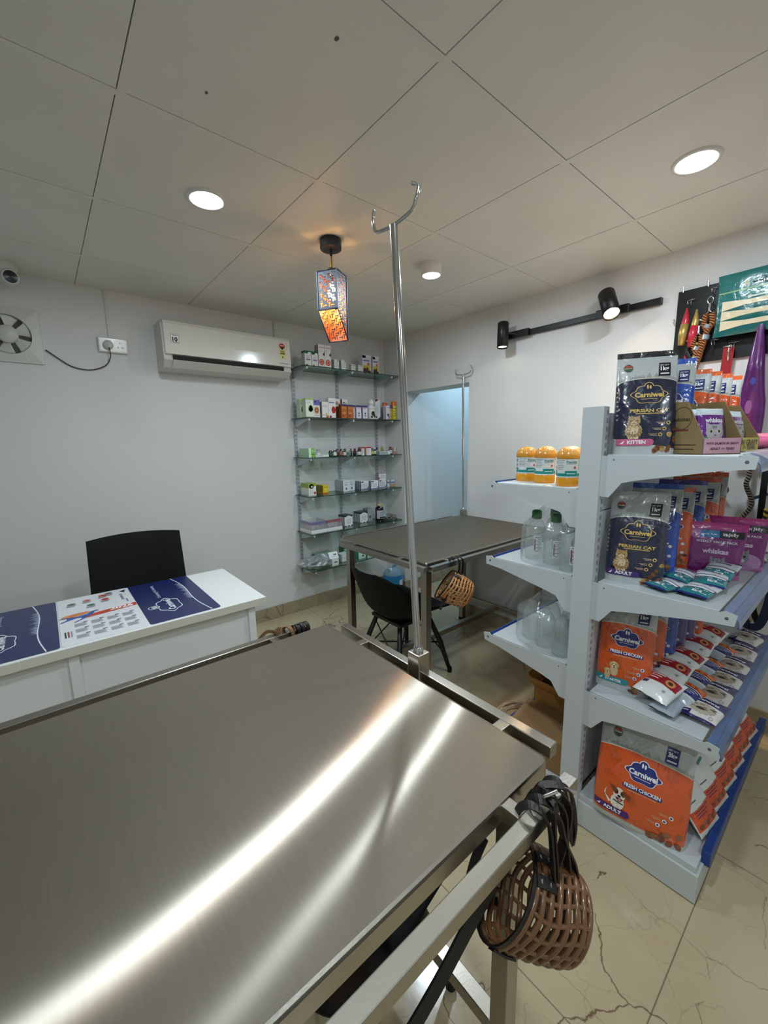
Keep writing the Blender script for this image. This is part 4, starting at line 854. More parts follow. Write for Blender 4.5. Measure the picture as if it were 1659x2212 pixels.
vial('amber yellow vial behind the flat grey carton', 2.418, 2.93, z, .014, .070, '#a07818', '#b58a1c')
vial('white labelled vial with a brown cap at the corner end of the third shelf', 2.478, 2.885, z, .017, .068, '#7a4a3a', '#6b3326', '#e9e5e2')
carton('tiny pink carton at the corner end of the third shelf', 2.508, 2.536, 2.870, .03, .060, z, '#cfc4be', '#b7a8a0', [('r', 0, 1, 0, .4, '#c98a7a')])

z = SHELF_Z[3]
gb = [('p', [(0, .62), (1, .80), (1, 1), (0, 1)], '#9fb23a'), ('e', .38, .76, .30, .20, '#20241a'), ('e', .42, .74, .14, .09, '#cfd6b8', .0009), ('r', .66, .95, .10, .30, '#c8413a'), ('s', 0, 1, .62, 1, '#8ea03a')] + lines(.1, .55, .42, 4, '#b5b8ae', .1, .03)
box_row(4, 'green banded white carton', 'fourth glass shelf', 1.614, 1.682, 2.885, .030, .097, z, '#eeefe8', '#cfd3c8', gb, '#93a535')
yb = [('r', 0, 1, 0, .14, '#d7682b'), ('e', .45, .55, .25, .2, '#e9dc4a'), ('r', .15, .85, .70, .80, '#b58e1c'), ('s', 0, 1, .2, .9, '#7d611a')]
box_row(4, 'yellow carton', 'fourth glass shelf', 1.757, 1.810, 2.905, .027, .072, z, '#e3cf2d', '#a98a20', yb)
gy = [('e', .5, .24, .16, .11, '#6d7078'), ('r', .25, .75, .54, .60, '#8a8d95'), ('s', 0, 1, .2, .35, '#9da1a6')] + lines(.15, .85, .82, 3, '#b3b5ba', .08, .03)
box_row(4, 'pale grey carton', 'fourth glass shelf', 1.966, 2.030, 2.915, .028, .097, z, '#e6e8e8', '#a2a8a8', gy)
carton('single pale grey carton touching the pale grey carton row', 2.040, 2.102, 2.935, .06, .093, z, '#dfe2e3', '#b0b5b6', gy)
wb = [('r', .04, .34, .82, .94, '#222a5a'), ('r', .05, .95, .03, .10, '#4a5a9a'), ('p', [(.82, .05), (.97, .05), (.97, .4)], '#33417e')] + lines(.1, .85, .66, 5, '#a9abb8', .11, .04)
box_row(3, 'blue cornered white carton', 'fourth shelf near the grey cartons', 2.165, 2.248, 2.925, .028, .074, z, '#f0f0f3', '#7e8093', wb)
box_row(2, 'blue cornered white carton', 'fourth shelf near the stack', 2.256, 2.338, 2.895, .035, .074, z, '#f0f0f3', '#7e8093', wb)
carton('lower white carton of the stack of two on the fourth glass shelf', 2.362, 2.448, 2.915, .05, .074, z, '#f0f0f3', '#8a8793', wb)
carton('maroon topped white carton standing on another on the fourth glass shelf', 2.362, 2.448, 2.917, .05, .055, z + .0745, '#f1eff0', '#9d7d80', [('e', .06, .25, .08, .14, '#7a2a30')] + lines(.2, .9, .75, 5, '#b6b2b8', .13, .045), '#8e2f36')
for k, x in enumerate((2.468, 2.502)):
    carton(('small white carton with a blue edge beside the stack of two', 'small blue and orange carton at the corner end of the fourth shelf')[k], x, x + (.03 if k == 0 else .04), 2.925 - .02 * k, .04, .064, z, '#e2e4e6', '#a8b0ba', [('r', 0, 1, .55, .75, '#5f86b5')] + ([('r', 0, 1, 0, .45, '#d09a5a')] if k else []))

z = SHELF_Z[4]
def tube_rack(label, x0, x1, yf, dep, z, capc, liq):
    t = thing('test_tube_tray', label, 'test tube tray', ((x0 + x1) / 2, yf + dep / 2, z), 0, 'trays of test tubes'); w = x1 - x0
    MB().box((0, 0, .014), (w, dep, .028), ink('#e9e8e6')).build('tray_base', t, bevel=.002)
    n = max(4, int(w / .0165)); m = int(dep / .0165); k = 0
    tb = clear_mat('tube_clear_' + capc, '#f1dfe4', .10, .1, .25) if 'tube_clear_' + capc not in MATS else MATS['tube_clear_' + capc]
    for i in range(n):
        for j in range(m):
            if j > 1 and i > 0: continue                     # only the tubes along the two open sides can be seen
            x, y = -w / 2 + (i + .5) * w / n, -dep / 2 + (j + .5) * dep / m; k += 1
            if j == 0 or i == 0:
                MB().cyl((x, y, .02), (x, y, .075), .0055, tb, 8).build('test_tube', t)
            MB().cyl((x, y, .072), (x, y, .092), .0068, ink(capc), 8).build('tube_cap', t)
    lb = MB(); lb.box((0, 0, .062), (w - .004, dep - .004, .068), film); lb.build('film_wrap', t)
tube_rack('tray of purple capped test tubes at the open end of the fifth glass shelf', 1.588, 1.735, 2.826, .19, z, '#7d5aa8', '#b98fae')
tube_rack('tray of red capped test tubes beside the purple capped tray', 1.738, 1.885, 2.826, .19, z, '#b0263c', '#c58a90')
bw = [('r', 0, 1, .84, 1, '#2a2026'), ('e', .5, .85, .32, .10, '#e9e7e6'), ('r', 0, .2, 0, .05, '#222222'), ('r', .45, .62, 0, .06, '#222222'), ('r', .85, 1, 0, .08, '#222222'), ('s', 0, 1, .84, 1, '#2a2026')] + lines(.2, .85, .60, 4, '#a9a7aa', .12, .04)
box_row(3, 'black topped white carton', 'fifth shelf near the test tubes', 1.962, 2.045, 2.905, .030, .096, z, '#f0efee', '#9d989a', bw, '#2a2026')
box_row(3, 'black topped white carton', 'fifth shelf near the dark bottle', 2.150, 2.236, 2.935, .030, .098, z, '#f0efee', '#9d989a', bw, '#2a2026')
carton('grey carton between the black topped cartons and the dark bottle', 2.246, 2.300, 2.945, .075, .118, z, '#a9aab0', '#8f8f98', [('e', .5, .35, .22, .1, '#5e6070'), ('r', .2, .8, .5, .58, '#c6c7cc')], '#8d8e95')
t = thing('dark_bottle', 'tall dark brown bottle with a grey label on the fifth glass shelf', 'bottle', (2.336, 2.885, z), 0, GRP)
MB().lathe([(.037, 0), (.039, .004), (.039, .118), (.034, .132), (.016, .140), (.015, .146)], mat('brown_glass', '#150b09', .12, coat=.6), 26).build('bottle_body', t)
mb = MB(); q = lambda a, b, l: ((.0395 + l) * sin(a / .0395), -(.0395 + l) * cos(a / .0395), b)
mb.rect(-.052, .052, .030, .105, q, ink('#b9b8c0'), 0)
for k in range(4): mb.rect(-.022, .022 - .006 * (k % 2), .088 - .010 * k, .091 - .010 * k, q, ink('#6f6f7c'), .0006)
mb.rect(-.024, .026, .034, .046, q, ink('#26242c'), .0006); mb.build('bottle_label', t)
MB().lathe([(.017, .144), (.018, .166), (.0001, .167)], ink('#c9a06a'), 20, cap=False).build('bottle_cap', t)
t = thing('tablet_strips', 'loose heap of silver tablet strips at the corner end of the fifth shelf', 'tablet strips', (2.46, 2.885, z)); t['kind'] = 'stuff'
rr = random.Random(11); mb = MB(); foil = mat('foil', '#b9bcc0', .3, .8, bump=.3, bscale=150)
for k in range(34):
    M = Matrix.Translation((rr.uniform(-.075, .055), rr.uniform(-.055, .06), .008 + .05 * rr.random() * (1 - abs(k - 17) / 30))) @ Matrix.Rotation(rr.uniform(0, pi), 4, 'Z') @ Matrix.Rotation(rr.uniform(-.9, .9), 4, 'X') @ Matrix.Rotation(rr.uniform(-.5, .5), 4, 'Y')
    mb.box((0, 0, 0), (.055, .022, .002), foil, M)
    for a in range(4):
        for b in (-.006, .006): mb.box((-.02 + .013 * a, b, .002), (.008, .008, .003), foil if k % 3 else ink('#c46a5a'), M)
for v_i, p in enumerate(mb.v): mb.v[v_i] = (p[0], p[1], max(p[2], .0005))
mb.build('strip_pile', t)['kind'] = 'stuff'

z = SHELF_Z[5]
t = thing('supply_bag', 'crumpled clear plastic bag of supplies at the open end of the lowest glass shelf', 'plastic bag', (1.690, 2.905, z))
def blob(u, v):
    a = 2 * pi * u; ph = pi * v; k = 1.05 + .55 * noise.noise((2.2 * cos(a), 2.2 * sin(a), 3 * v)) + .22 * noise.noise((7 * cos(a), 7 * sin(a), 8 * v))
    return (.135 * k * cos(a) * sin(ph), .085 * k * sin(a) * sin(ph), max(.001, .042 - .050 * cos(ph) * (1 + .8 * noise.noise((5 * cos(a), 5 * sin(a), 4 * v + 3)))))
MB().grid(blob, 64, 28, clear_mat('crumpled_bag', '#c9ccd0', .16, .18, .30), closed_u=True, flip=True).build('bag_film', t)
rr = random.Random(4)
for k in range(9):
    x, y, a = rr.uniform(-.075, .075), rr.uniform(-.04, .04), rr.uniform(-.7, .7); MB().cyl((x - .035 * cos(a), y - .035 * sin(a), .016 + .007 * (k % 4)), (x + .035 * cos(a), y + .035 * sin(a), .016 + .007 * (k % 4)), .007, ink(('#6d7690', '#8f96a6', '#b9bec6')[k % 3]), 8).build('syringe', t)
carton('long green carton with dark green print lying on the lowest glass shelf', 1.700, 1.862, 2.945, .09, .085, z, '#4f8a63', '#3f7a56', [('e', .25, .5, .06, .12, '#1f4a33'), ('r', .4, .8, .40, .60, '#24523a'), ('r', .05, .95, .86, .92, '#7fb08e')], '#8fb39c')
o = carton('small white carton with a card on top at the front of the lowest glass shelf', 1.772, 1.838, 2.830, .05, .060, z, '#e3e3de', '#c5c5bf', [('r', .35, .75, .42, .58, '#3b4050'), ('e', .75, .8, .2, .15, '#f2f2ee')])
tag(MB().box((0, 0, 0), (.085, .003, .060), ink('#eef0f0')).rect(.0, .03, .0, .010, lambda x, y, l: (x, -.0016 - l, y), ink('#3d4454')).rect(-.02, .025, -.012, -.009, lambda x, y, l: (x, -.0016 - l, y), ink('#aab0b6')).build('price_card', None, (1.800, 2.852, z + .0865), (-.55, .0, -.05)), 'small white card leaning on top of the small white carton, lowest shelf', 'card')
carton('plain white carton with a barcode in the middle of the lowest glass shelf', 1.905, 1.990, 2.880, .08, .064, z, '#e4e6e4', '#c9cdca', [('r', .66, .92, .25, .6, '#8d9096'), ('r', .1, .5, .4, .5, '#cfd4d0')])
gg = [('r', 0, 1, .78, 1, '#2f7a55'), ('r', .08, .9, .34, .55, '#d8e8de'), ('e', .6, .3, .12, .12, '#2b4a5a')]
carton('lower green carton of the stack of two behind the barcode carton', 1.985, 2.105, 2.965, .075, .050, z, '#5b9a78', '#2f6b4c', gg, '#3c8060')
carton('upper green carton of the stack of two behind the barcode carton', 1.985, 2.105, 2.968, .075, .050, z + .0505, '#5b9a78', '#2f6b4c', gg, '#3c8060')
carton('green and white carton seen under the back table rail, nearer the stack of two', 2.062, 2.140, 2.850, .08, .080, z, '#cfe0d4', '#4f8d6c', gg, '#4f8d6c')
carton('green and white carton seen under the back table rail, nearer the shelf end', 2.148, 2.240, 2.835, .08, .085, z, '#cfe0d4', '#4f8d6c', gg, '#4f8d6c')
# ------------------------------------------------------------------ display rack
t = RACK = thing('display_rack', 'white double-sided metal display rack full of pet food', 'rack', (1.88, .6, 0))
def W2(o): return (-1.88, -.6, 0)
OFF = Matrix.Translation((-1.88, -.6, 0)); RX0, RX1 = 1.385, 2.385
def rb(x0, x1, y0, y1, z0, z1, m=None, mb=None): mb = mb or MB(); return mb.bx(x0, x1, y0, y1, z0, z1, m or powder, OFF)
for x0, x1 in ((1.368, 1.408), (2.362, 2.402)):
    mb = rb(x0, x1, .566, .632, 0, 1.522)
    z = .17
    while z < 1.50:
        for y, s in ((.5658, -1), (.6322, 1)):
            for dx in (.026, .033): mb.add([(x0 + dx - .0018, y, z), (x0 + dx + .0018, y, z), (x0 + dx + .0018, y, z + .016), (x0 + dx - .0018, y, z + .016)], [(0, 1, 2, 3) if s < 0 else (3, 2, 1, 0)], slot_m, False, OFF)
        z += .026
    mb.build('upright', t)
for z0, z1 in ((.13, .42), (.424, .80), (.804, 1.18), (1.184, 1.505)): rb(1.408, 2.362, .578, .620, z0, z1).build('back_panel', t, bevel=.001)
def side_shelf(sgn, z, depth, strip):
    """sgn -1: side facing the aisle, +1: far side"""
    y0 = .566 if sgn < 0 else .632; Y = lambda d: y0 + sgn * d
    a, b = sorted((Y(.012), Y(depth))); s = rb(RX0, RX1, a, b, z - .032, z).build('shelf', t, bevel=.002)
    for x in (RX0 - .006, RX1 + .003):
        pr = [(.0, -.004), (.0, -.135), (.028, -.135), (.062, -.088), (.10, -.078), (depth - .03, -.040), (depth + .036, -.034), (depth + .040, -.002), (depth + .012, .004), (depth, -.004)]
        poly = [(sgn * p[0], p[1]) for p in pr]; mb = MB()
        M = OFF @ Matrix.Translation((x, y0, z)) @ Matrix(((0, 0, 1, 0), (1, 0, 0, 0), (0, 1, 0, 0), (0, 0, 0, 1)))
        mb.prism(poly if sgn > 0 else poly[::-1], .003, powder, M)
        for d, zz, r in ((depth + .018, -.016, .0045), (.035, -.016, .0025)):
            mb.add([(x - .0004, Y(d) + r * cos(q * pi / 5), z + zz + r * sin(q * pi / 5)) for q in range(10)], [tuple(range(10))], slot_m, False, OFF)
        mb.build('bracket', s)
    mb = MB(); n = 8
    if strip == 'blue': P = [(depth + .008, .004), (depth + .028, -.004), (depth + .042, -.022), (depth + .046, -.040), (depth + .041, -.042)]
    else: P = [(depth, -.006), (depth + .006, .004), (depth + .010, .004), (depth + .010, -.026), (depth, -.028)]
    for i in range(len(P) - 1): mb.add([(RX0, Y(P[i][0]), z + P[i][1]), (RX1 - .0, Y(P[i][0]), z + P[i][1]), (RX1, Y(P[i + 1][0]), z + P[i + 1][1]), (RX0, Y(P[i + 1][0]), z + P[i + 1][1])], [(0, 1, 2, 3)], strip_m if strip == 'blue' else blue_strip, False, OFF)
    o = mb.build('price_strip', s, solid=.002); o['label'] = 'blue price strip'; return s
strip_m = mat('blue_price_strip', '#3f5f96', .25, coat=.7, vary=.25, vscale=9)
R_Z = (1.372, .950, .550); L_Z = (1.258, .950, .612)
for z in R_Z: side_shelf(-1, z, .335, 'blue')
for z in L_Z: side_shelf(1, z, .330, 'navy')
BZ = .125
for sgn, d in ((-1, .365), (1, .34)):
    y0 = .566 if sgn < 0 else .632; a, b = sorted((y0, y0 + sgn * d))
    s = rb(RX0 - .005, RX1 + .005, a, b, .004, BZ - .022).build('base_plinth', t, bevel=.002); rb(RX0 + .002, RX1 - .002, a + .008, b, BZ - .022, BZ).build('base_shelf', t, bevel=.002)
    if sgn < 0: o = rb(RX0 + .06, RX1 + .02, a - .014, a + .010, BZ - .028, BZ + .022, blue_strip).build('price_strip', s, bevel=.003)
    else: o = rb(RX0, RX1, b, b + .008, BZ - .03, BZ + .006, blue_strip).build('price_strip', s)
    o['label'] = 'blue price strip'

# ------------------------------------------------------------------ pouches and bags
class Pouch:
    """stand-up pouch: faces -y, foot on z=0, flat sealed head; S(x, z, lift) is a point on its front"""
    def __init__(s, W, H, D, lean=0.0, flat=False, seed=1, taper=.06, head=.93):
        s.W, s.H, s.D, s.lean, s.flat, s.seed, s.taper, s.head = W, H, D, lean, flat, seed, taper, head
    def prof(s, v):
        if s.flat: return max(.03, min(1, 4.2 * min(v, 1 - v)) ** .6)
        return max(.035, (1 - (max(0, v) / s.head) ** 2.4)) * (.93 + .07 * min(1, v / .12)) if v < s.head else .035
    def pt(s, e, v, side, lift=0):
        p = s.prof(v); n = 2.2 + 2.6 * (1 - v) if not s.flat else 2.3
        w = s.W / 2 * (1 - s.taper * max(0, v - .3)) * (1 + .035 * (1 - p) if not s.flat else 1.0 - .03 * p)
        ee = max(-1, min(1, e)); d = s.D / 2 * p * max(0, 1 - abs(ee) ** n) ** (1 / n)
        x, z = e * w, v * s.H
        wr = .0028 * (noise.noise((x * 22 + s.seed, z * 18, side * 3.1)) + .6 * noise.noise((x * 50, z * 44 + s.seed, side))) * (1 if abs(e) < .97 else 0)
        return (x, side * (d + wr + lift) + s.lean * v * v * s.H, z)
    def S(s, x, z, lift): v = z / s.H; w = s.W / 2 * (1 - s.taper * max(0, v - .3)); return s.pt(max(-.985, min(.985, x / w)), v, -1, lift)
    def mesh(s, m, side_m=None, nu=22, nv=26):
        mb = MB(); E = lambda u: sin((u - .5) * pi)
        mb.grid(lambda u, v: s.pt(E(u), v, -1), nu, nv, m); mb.grid(lambda u, v: s.pt(E(u), v, 1), nu, nv, m, flip=True)
        if not s.flat: mb.add([s.pt(E(i / nu), 0, -1) for i in range(nu + 1)] + [s.pt(E(i / nu), 0, 1) for i in range(nu, -1, -1)], [tuple(range(2 * nu + 2))[::-1]], m)
        # fin along the side and top seals
        mb.v = [tuple(p) for p in mb.v]; return mb
def cloud_logo(mb, S, cx, cz, w, fill, edge, txt, emblem=True):
    def cl(k, n=48): 
        o = []
        for i in range(n):
            a = 2 * pi * i / n; q = 1 + .10 * cos(6 * a); o.append((cx + w / 2 * k * q * cos(a), cz + w * .27 * k * q * (1 + .12 * abs(sin(a))) * sin(a)))
        return o
    if emblem:
        mb.ell(cx, cz + w * .29, w * .15, w * .15, S, edge, .0010); mb.ell(cx, cz + w * .29, w * .125, w * .125, S, fill, .0015)
        mb.ell(cx - w * .04, cz + w * .27, w * .03, w * .08, S, edge, .0020); mb.ell(cx + w * .045, cz + w * .26, w * .03, w * .07, S, edge, .0020)
    mb.poly(cl(1.06), S, edge, .0010); mb.poly(cl(1.0), S, fill, .0015)
    mb.text('Carniwel', cx, cz - w * .01, w * .88, S, txt, .0022, bold=.035); mb.rect(cx - w * .25, cx + w * .25, cz - w * .17, cz - w * .155, S, txt, .0020)
def badge(mb, S, x0, x1, z0, z1, col, word, icon=True):
    c = ink(col); r = (z1 - z0) / 2; ps = [(x0, z0), (x1 - r, z0)] + [(x1 - r + r * sin(pi * k / 8), z0 + r - r * cos(pi * k / 8)) for k in range(1, 8)] + [(x1 - r, z1), (x0, z1)]
    mb.poly(ps, S, c, .0020); wht = ink('#f2f0f0'); mb.text(word, (x0 + x1) / 2 + r * .35, (z0 + z1) / 2, (x1 - x0) * .50, S, wht, .0026, bold=.04)
    if icon: mb.poly([(x0 + r * .8, z0 + r * .5), (x0 + r * 1.7, z0 + r * .5), (x0 + r * 2.0, z0 + r * 1.5), (x0 + r * 1.5, z0 + r * 1.1)], S, wht, .0026)
def net_badge(mb, S, cx, cz, w, col, q): 
    mb.poly([(cx - w / 2, cz - w * .62), (cx + w * .45, cz - w * .62), (cx + w / 2, cz + w * .62), (cx - w * .42, cz + w * .62)], S, ink(col), .0012); wht = ink('#e9e9ee')
    mb.text('NET QTY', cx, cz + w * .40, w * .72, S, wht, .0018); mb.text(q, cx, cz + w * .02, w * .66, S, wht, .0018, bold=.04); mb.rect(cx - w * .34, cx + w * .34, cz - w * .45, cz - w * .34, S, wht, .0018)
def origin_mark(mb, S, cx, cz, r):
    mb.ring(cx, cz, r, r * .16, S, ink('#4a5148'), .0012); mb.poly([(cx - r * .8, cz + r * .1), (cx + r * .8, cz + r * .1), (cx + r * .5, cz + r * .75), (cx - r * .5, cz + r * .75)], S, ink('#b0472f'), .0014); mb.poly([(cx - r * .8, cz - r * .15), (cx + r * .8, cz - r * .15), (cx + r * .4, cz - r * .8), (cx - r * .4, cz - r * .8)], S, ink('#3f5a3c'), .0014)
def fur(mb, S, cx, cz, rx, rz, cols, n, lift, seed=1, ln=.10):
    rr = random.Random(seed)
    for i in range(n):
        a, q = rr.uniform(0, 2 * pi), rr.random() ** .5; x, z = cx + rx * q * cos(a), cz + rz * q * sin(a)
        mb.ell(x, z, rx * ln * rr.uniform(.5, 1), rx * ln * rr.uniform(.25, .4), S, ink(cols[i % len(cols)]), lift + .000004 * i, pi / 2 + cos(a) * .7 + rr.uniform(-.3, .3), 6)
def dog(mb, S, cx, cz, k, kind):
    L = .0018
    if kind == 'terrier':
        w, br, dk = ink('#ece4da'), ink('#7a4326'), ink('#1d1513')
        mb.ell(cx, cz - .55 * k, .46 * k, .55 * k, S, w, L); mb.poly([(cx - .95 * k, cz - .2 * k), (cx - .80 * k, cz + .25 * k), (cx - .86 * k, cz - .3 * k), (cx - .4 * k, cz - .7 * k), (cx - .6 * k, cz - .8 * k)], S, w, L)
        fur(mb, S, cx, cz - .6 * k, .40 * k, .45 * k, ('#d8cdc0', '#c3b6a8', '#f4efe8'), 40, L + .0003, 8, .2); mb.ell(cx + .08 * k, cz + .12 * k, .42 * k, .50 * k, S, w, L + .0004); mb.ell(cx - .18 * k, cz + .28 * k, .20 * k, .26 * k, S, br, L + .0007, .3); mb.ell(cx + .36 * k, cz + .26 * k, .19 * k, .24 * k, S, br, L + .0007, -.3)
        mb.poly([(cx - .42 * k, cz + .35 * k), (cx - .62 * k, cz + .66 * k), (cx - .12 * k, cz + .52 * k)], S, br, L + .0009); mb.poly([(cx + .40 * k, cz + .44 * k), (cx + .85 * k, cz + .22 * k), (cx + .72 * k, cz - .12 * k), (cx + .50 * k, cz + .18 * k)], S, br, L + .0009)
        mb.ell(cx - .10 * k, cz + .24 * k, .065 * k, .065 * k, S, dk, L + .0013); mb.ell(cx + .27 * k, cz + .22 * k, .065 * k, .065 * k, S, dk, L + .0013); mb.ell(cx + .09 * k, cz - .02 * k, .12 * k, .09 * k, S, dk, L + .0013)
        mb.poly([(cx - .18 * k, cz - .14 * k), (cx + .36 * k, cz - .18 * k), (cx + .25 * k, cz - .40 * k), (cx + .05 * k, cz - .44 * k)], S, ink('#3a1714'), L + .0010); mb.ell(cx + .14 * k, cz - .30 * k, .12 * k, .09 * k, S, ink('#d9837c'), L + .0013); mb.poly([(cx - .3 * k, cz - .42 * k), (cx + .42 * k, cz - .52 * k), (cx + .4 * k, cz - .60 * k), (cx - .3 * k, cz - .5 * k)], S, dk, L + .0008)
    elif kind == 'retriever':
        a, b, dk = ink('#d9bd92'), ink('#c19c68'), ink('#241812')
        def one(x, z, q):
            mb.ell(x, z - .55 * q, .42 * q, .62 * q, S, a, L, jag=.03, n=24); mb.ell(x, z + .12 * q, .40 * q, .44 * q, S, a, L + .0004); mb.ell(x - .36 * q, z + .12 * q, .13 * q, .30 * q, S, b, L + .0006, .2); mb.ell(x + .36 * q, z + .12 * q, .13 * q, .30 * q, S, b, L + .0006, -.2)
            mb.ell(x, z - .06 * q, .24 * q, .20 * q, S, ink('#ead7b6'), L + .0008); mb.ell(x, z + .02 * q, .10 * q, .075 * q, S, dk, L + .0011)
            fur(mb, S, x, z - .55 * q, .40 * q, .58 * q, ('#c7a672', '#e8d3ac', '#b08d5a'), 50, L + .0003, 5, .18); fur(mb, S, x, z + .30 * q, .32 * q, .2 * q, ('#c7a672', '#e8d3ac'), 16, L + .0006, 6, .16)
            for d_ in (-.16, .16): mb.ell(x + d_ * q, z + .24 * q, .05 * q, .055 * q, S, dk, L + .0011)
            mb.ell(x, z - .17 * q, .13 * q, .07 * q, S, ink('#b5605a'), L + .0011)
        one(cx + .25 * k, cz + .35 * k, k * .95); 
        L += .0016; one(cx - .35 * k, cz - .35 * k, k * .68)
    else:
        a, b, dk = ink('#b08c5c') if kind == 'cat' else ink('#a98e6a'), ink('#d8c19a'), ink('#2a1d14')
        mb.ell(cx, cz - .62 * k, .62 * k, .66 * k, S, a, L, jag=.05, n=30); mb.ell(cx, cz - .45 * k, .36 * k, .45 * k, S, b, L + .0004, jag=.06, n=26)
        mb.poly([(cx - .42 * k, cz + .30 * k), (cx - .40 * k, cz + .66 * k), (cx - .10 * k, cz + .46 * k)], S, a, L + .0003); mb.poly([(cx + .42 * k, cz + .30 * k), (cx + .40 * k, cz + .66 * k), (cx + .10 * k, cz + .46 * k)], S, a, L + .0003)
        mb.ell(cx, cz + .16 * k, .46 * k, .40 * k, S, a, L + .0006, jag=.03, n=28); mb.ell(cx, cz + .02 * k, .22 * k, .17 * k, S, b, L + .0009)
        for d_ in (-.19, .19): mb.ell(cx + d_ * k, cz + .20 * k, .075 * k, .055 * k, S, dk, L + .0011); mb.ell(cx + d_ * k, cz + .20 * k, .05 * k, .035 * k, S, ink('#b5762c'), L + .0013)
        mb.poly([(cx - .05 * k, cz + .10 * k), (cx + .05 * k, cz + .10 * k), (cx, cz + .04 * k)], S, ink('#7a4a3a'), L + .0012)
        for d_ in (-1, 1): mb.poly([(cx, cz + .02 * k), (cx + .14 * k * d_, cz - .05 * k), (cx + .13 * k * d_, cz - .075 * k), (cx, cz - .01 * k)], S, dk, L + .0012)
        fur(mb, S, cx, cz - .60 * k, .60 * k, .64 * k, ('#8a683f', '#cbb084', '#9c7a4c', '#e2d0ac', '#76562f'), 90, L + .0005, 3, .16); fur(mb, S, cx, cz + .20 * k, .44 * k, .36 * k, ('#8a683f', '#c3a577', '#9c7a4c', '#d8c39a'), 40, L + .0007, 4, .16)
        for d_ in (-.22, .22): mb.ell(cx + d_ * k, cz - 1.18 * k, .18 * k, .10 * k, S, b, L + .0006)
def kibble(mb, S, x0, x1, z0, z1, cols, n, seed):
    rr = random.Random(seed)
    for i in range(n):
        x = x0 + (x1 - x0) * rr.random(); z = z0 + (z1 - z0) * rr.random() * (x - x0) / (x1 - x0) ** 1
        r = (x1 - x0) * .13; mb.ell(x, z, r * rr.uniform(.8, 1.3), r * rr.uniform(.7, 1.0), S, ink(cols[i % len(cols)]), .0014 + .00005 * i, rr.uniform(0, 3), 8)
GRPB = 'pet food bags on the rack'
BAGMAT = {}
def food_bag(label, loc, a, W, H, D, body, seal, product, badge_t, badge_c, pet, qty, scheme='white', lean=0.05, seed=1, detail=2, group=GRPB, arch=(.68, .06), low=(.09, -.02)):
    k = (body, seal, arch, low)
    if k not in BAGMAT: BAGMAT[k] = bag_material('bag_' + body.lstrip('#') + seal.lstrip('#') + str(len(BAGMAT)), body, seal, arch, low)
    p = Pouch(W, H, D, lean, seed=seed); S = p.S; mb = p.mesh(BAGMAT[k])
    gold = scheme == 'gold'; edge = ink('#d9b566') if gold else ink('#f0ecec'); fill = ink('#121a3a') if gold else ink('#2b3478')
    W0 = W; W_ = min(W, .55 * H)
    net_badge(mb, S, W * .27, H * .815, W_ * .20, '#1d1a1c' if gold else '#232c66', qty)
    if detail:
        k = W_
        cloud_logo(mb, S, W * .02, H * .575, k * (.50 if not gold else .52), fill, edge, edge)
        if not gold: mb.rect(W * .03 - k * .30, W * .03 + k * .30, H * .425 - k * .035, H * .425 + k * .028, S, fill, .0012)
        mb.text(product, W * .03, H * .432 if not gold else H * .42, k * (.56 if not gold else .62), S, edge, .0018, bold=.03, h=k * .06)
        mb.rect(W * .03 - k * .22, W * .03 + k * .22, H * .388, H * .396, S, ink('#d9a47a') if not gold else edge, .0012)
        origin_mark(mb, S, -W * .30, H * .845, k * .075)
        if pet == 'terrier': dog(mb, S, -W * .21, H * .285, k * .24, pet)
        elif pet == 'retriever': dog(mb, S, -W * .20, H * .235, k * .19, pet)
        else: dog(mb, S, -W * .21, H * .30, k * .225, pet)
        for i in range(3):
            cx, cz = W * (.34 - .06 * i), H * (.30 - .055 * i); mb.ell(cx, cz, k * .034, k * .034, S, edge, .0014); mb.ell(cx, cz, k * .018, k * .018, S, fill, .0019)
            for q in range(2): mb.rect(cx - k * (.19 - .03 * q), cx - k * .05, cz + k * (.006 - .022 * q), cz + k * (.014 - .022 * q), S, ink('#d8b79a'), .0012)
        kibble(mb, S, W * .14, W * .46, H * .03, H * .28, ('#7a4a26', '#9a6a3a', '#b08a4a', '#6a3a22') if pet != 'terrier' else ('#8a5238', '#7a4430', '#9a6248'), 16 if detail > 1 else 6, seed)
        badge(mb, S, -W * .475, -W * .475 + k * .60, H * .085, H * .085 + k * .125, badge_c, badge_t)
        if gold or pet == 'retriever':       # small print on the side gusset
            for q in range(7):
                mb.rect(-W * .484, -W * .462, H * (.60 - .045 * q), H * (.615 - .045 * q), S, ink('#b9b4ac'), .0008)
    else:
        k = W_
        kibble(mb, S, W * .10, W * .46, H * .03, H * .34, ('#7a4a26', '#9a6a3a', '#b0763a', '#5a2f1c'), 14, seed)
        for i in range(2): mb.ell(W * .36, H * (.36 - .1 * i), k * .035, k * .035, S, ink('#e8e4e4'), .0014)
        cloud_logo(mb, S, W * .05, H * .555, k * .50, fill, edge, edge); mb.text(product, W * .05, H * .42, k * .56, S, edge, .0018, bold=.03)
    return tag(mb.build('pet_food_bag', None, loc, (0, 0, radians(-90 + a))), label, 'pet food bag', group)
z1, z2, z3, zb = R_Z[0], R_Z[1], R_Z[2], BZ
NAVY, ORG, BLU, PUR = '#131a38', '#d4541c', '#1f4aa8', '#4a2f7d'
food_bag('navy persian cat bag with a pink kitten badge on the top shelf of the rack', (1.470, .487, z1), 30, .165, .315, .100, NAVY, '#15161a', 'PERSIAN CAT', 'KITTEN', '#c9628a', 'kitten', '1kg', 'gold', .10, 3, arch=(.66, .07), low=(.10, -.06))
food_bag('navy persian cat bag with a purple adult badge on the second shelf of the rack', (1.478, .480, z2), 14, .166, .298, .09, NAVY, '#b3b6b6', 'PERSIAN CAT', 'ADULT', '#4d2f72', 'cat', '1kg', 'gold', .08, 5, arch=(.66, .07))
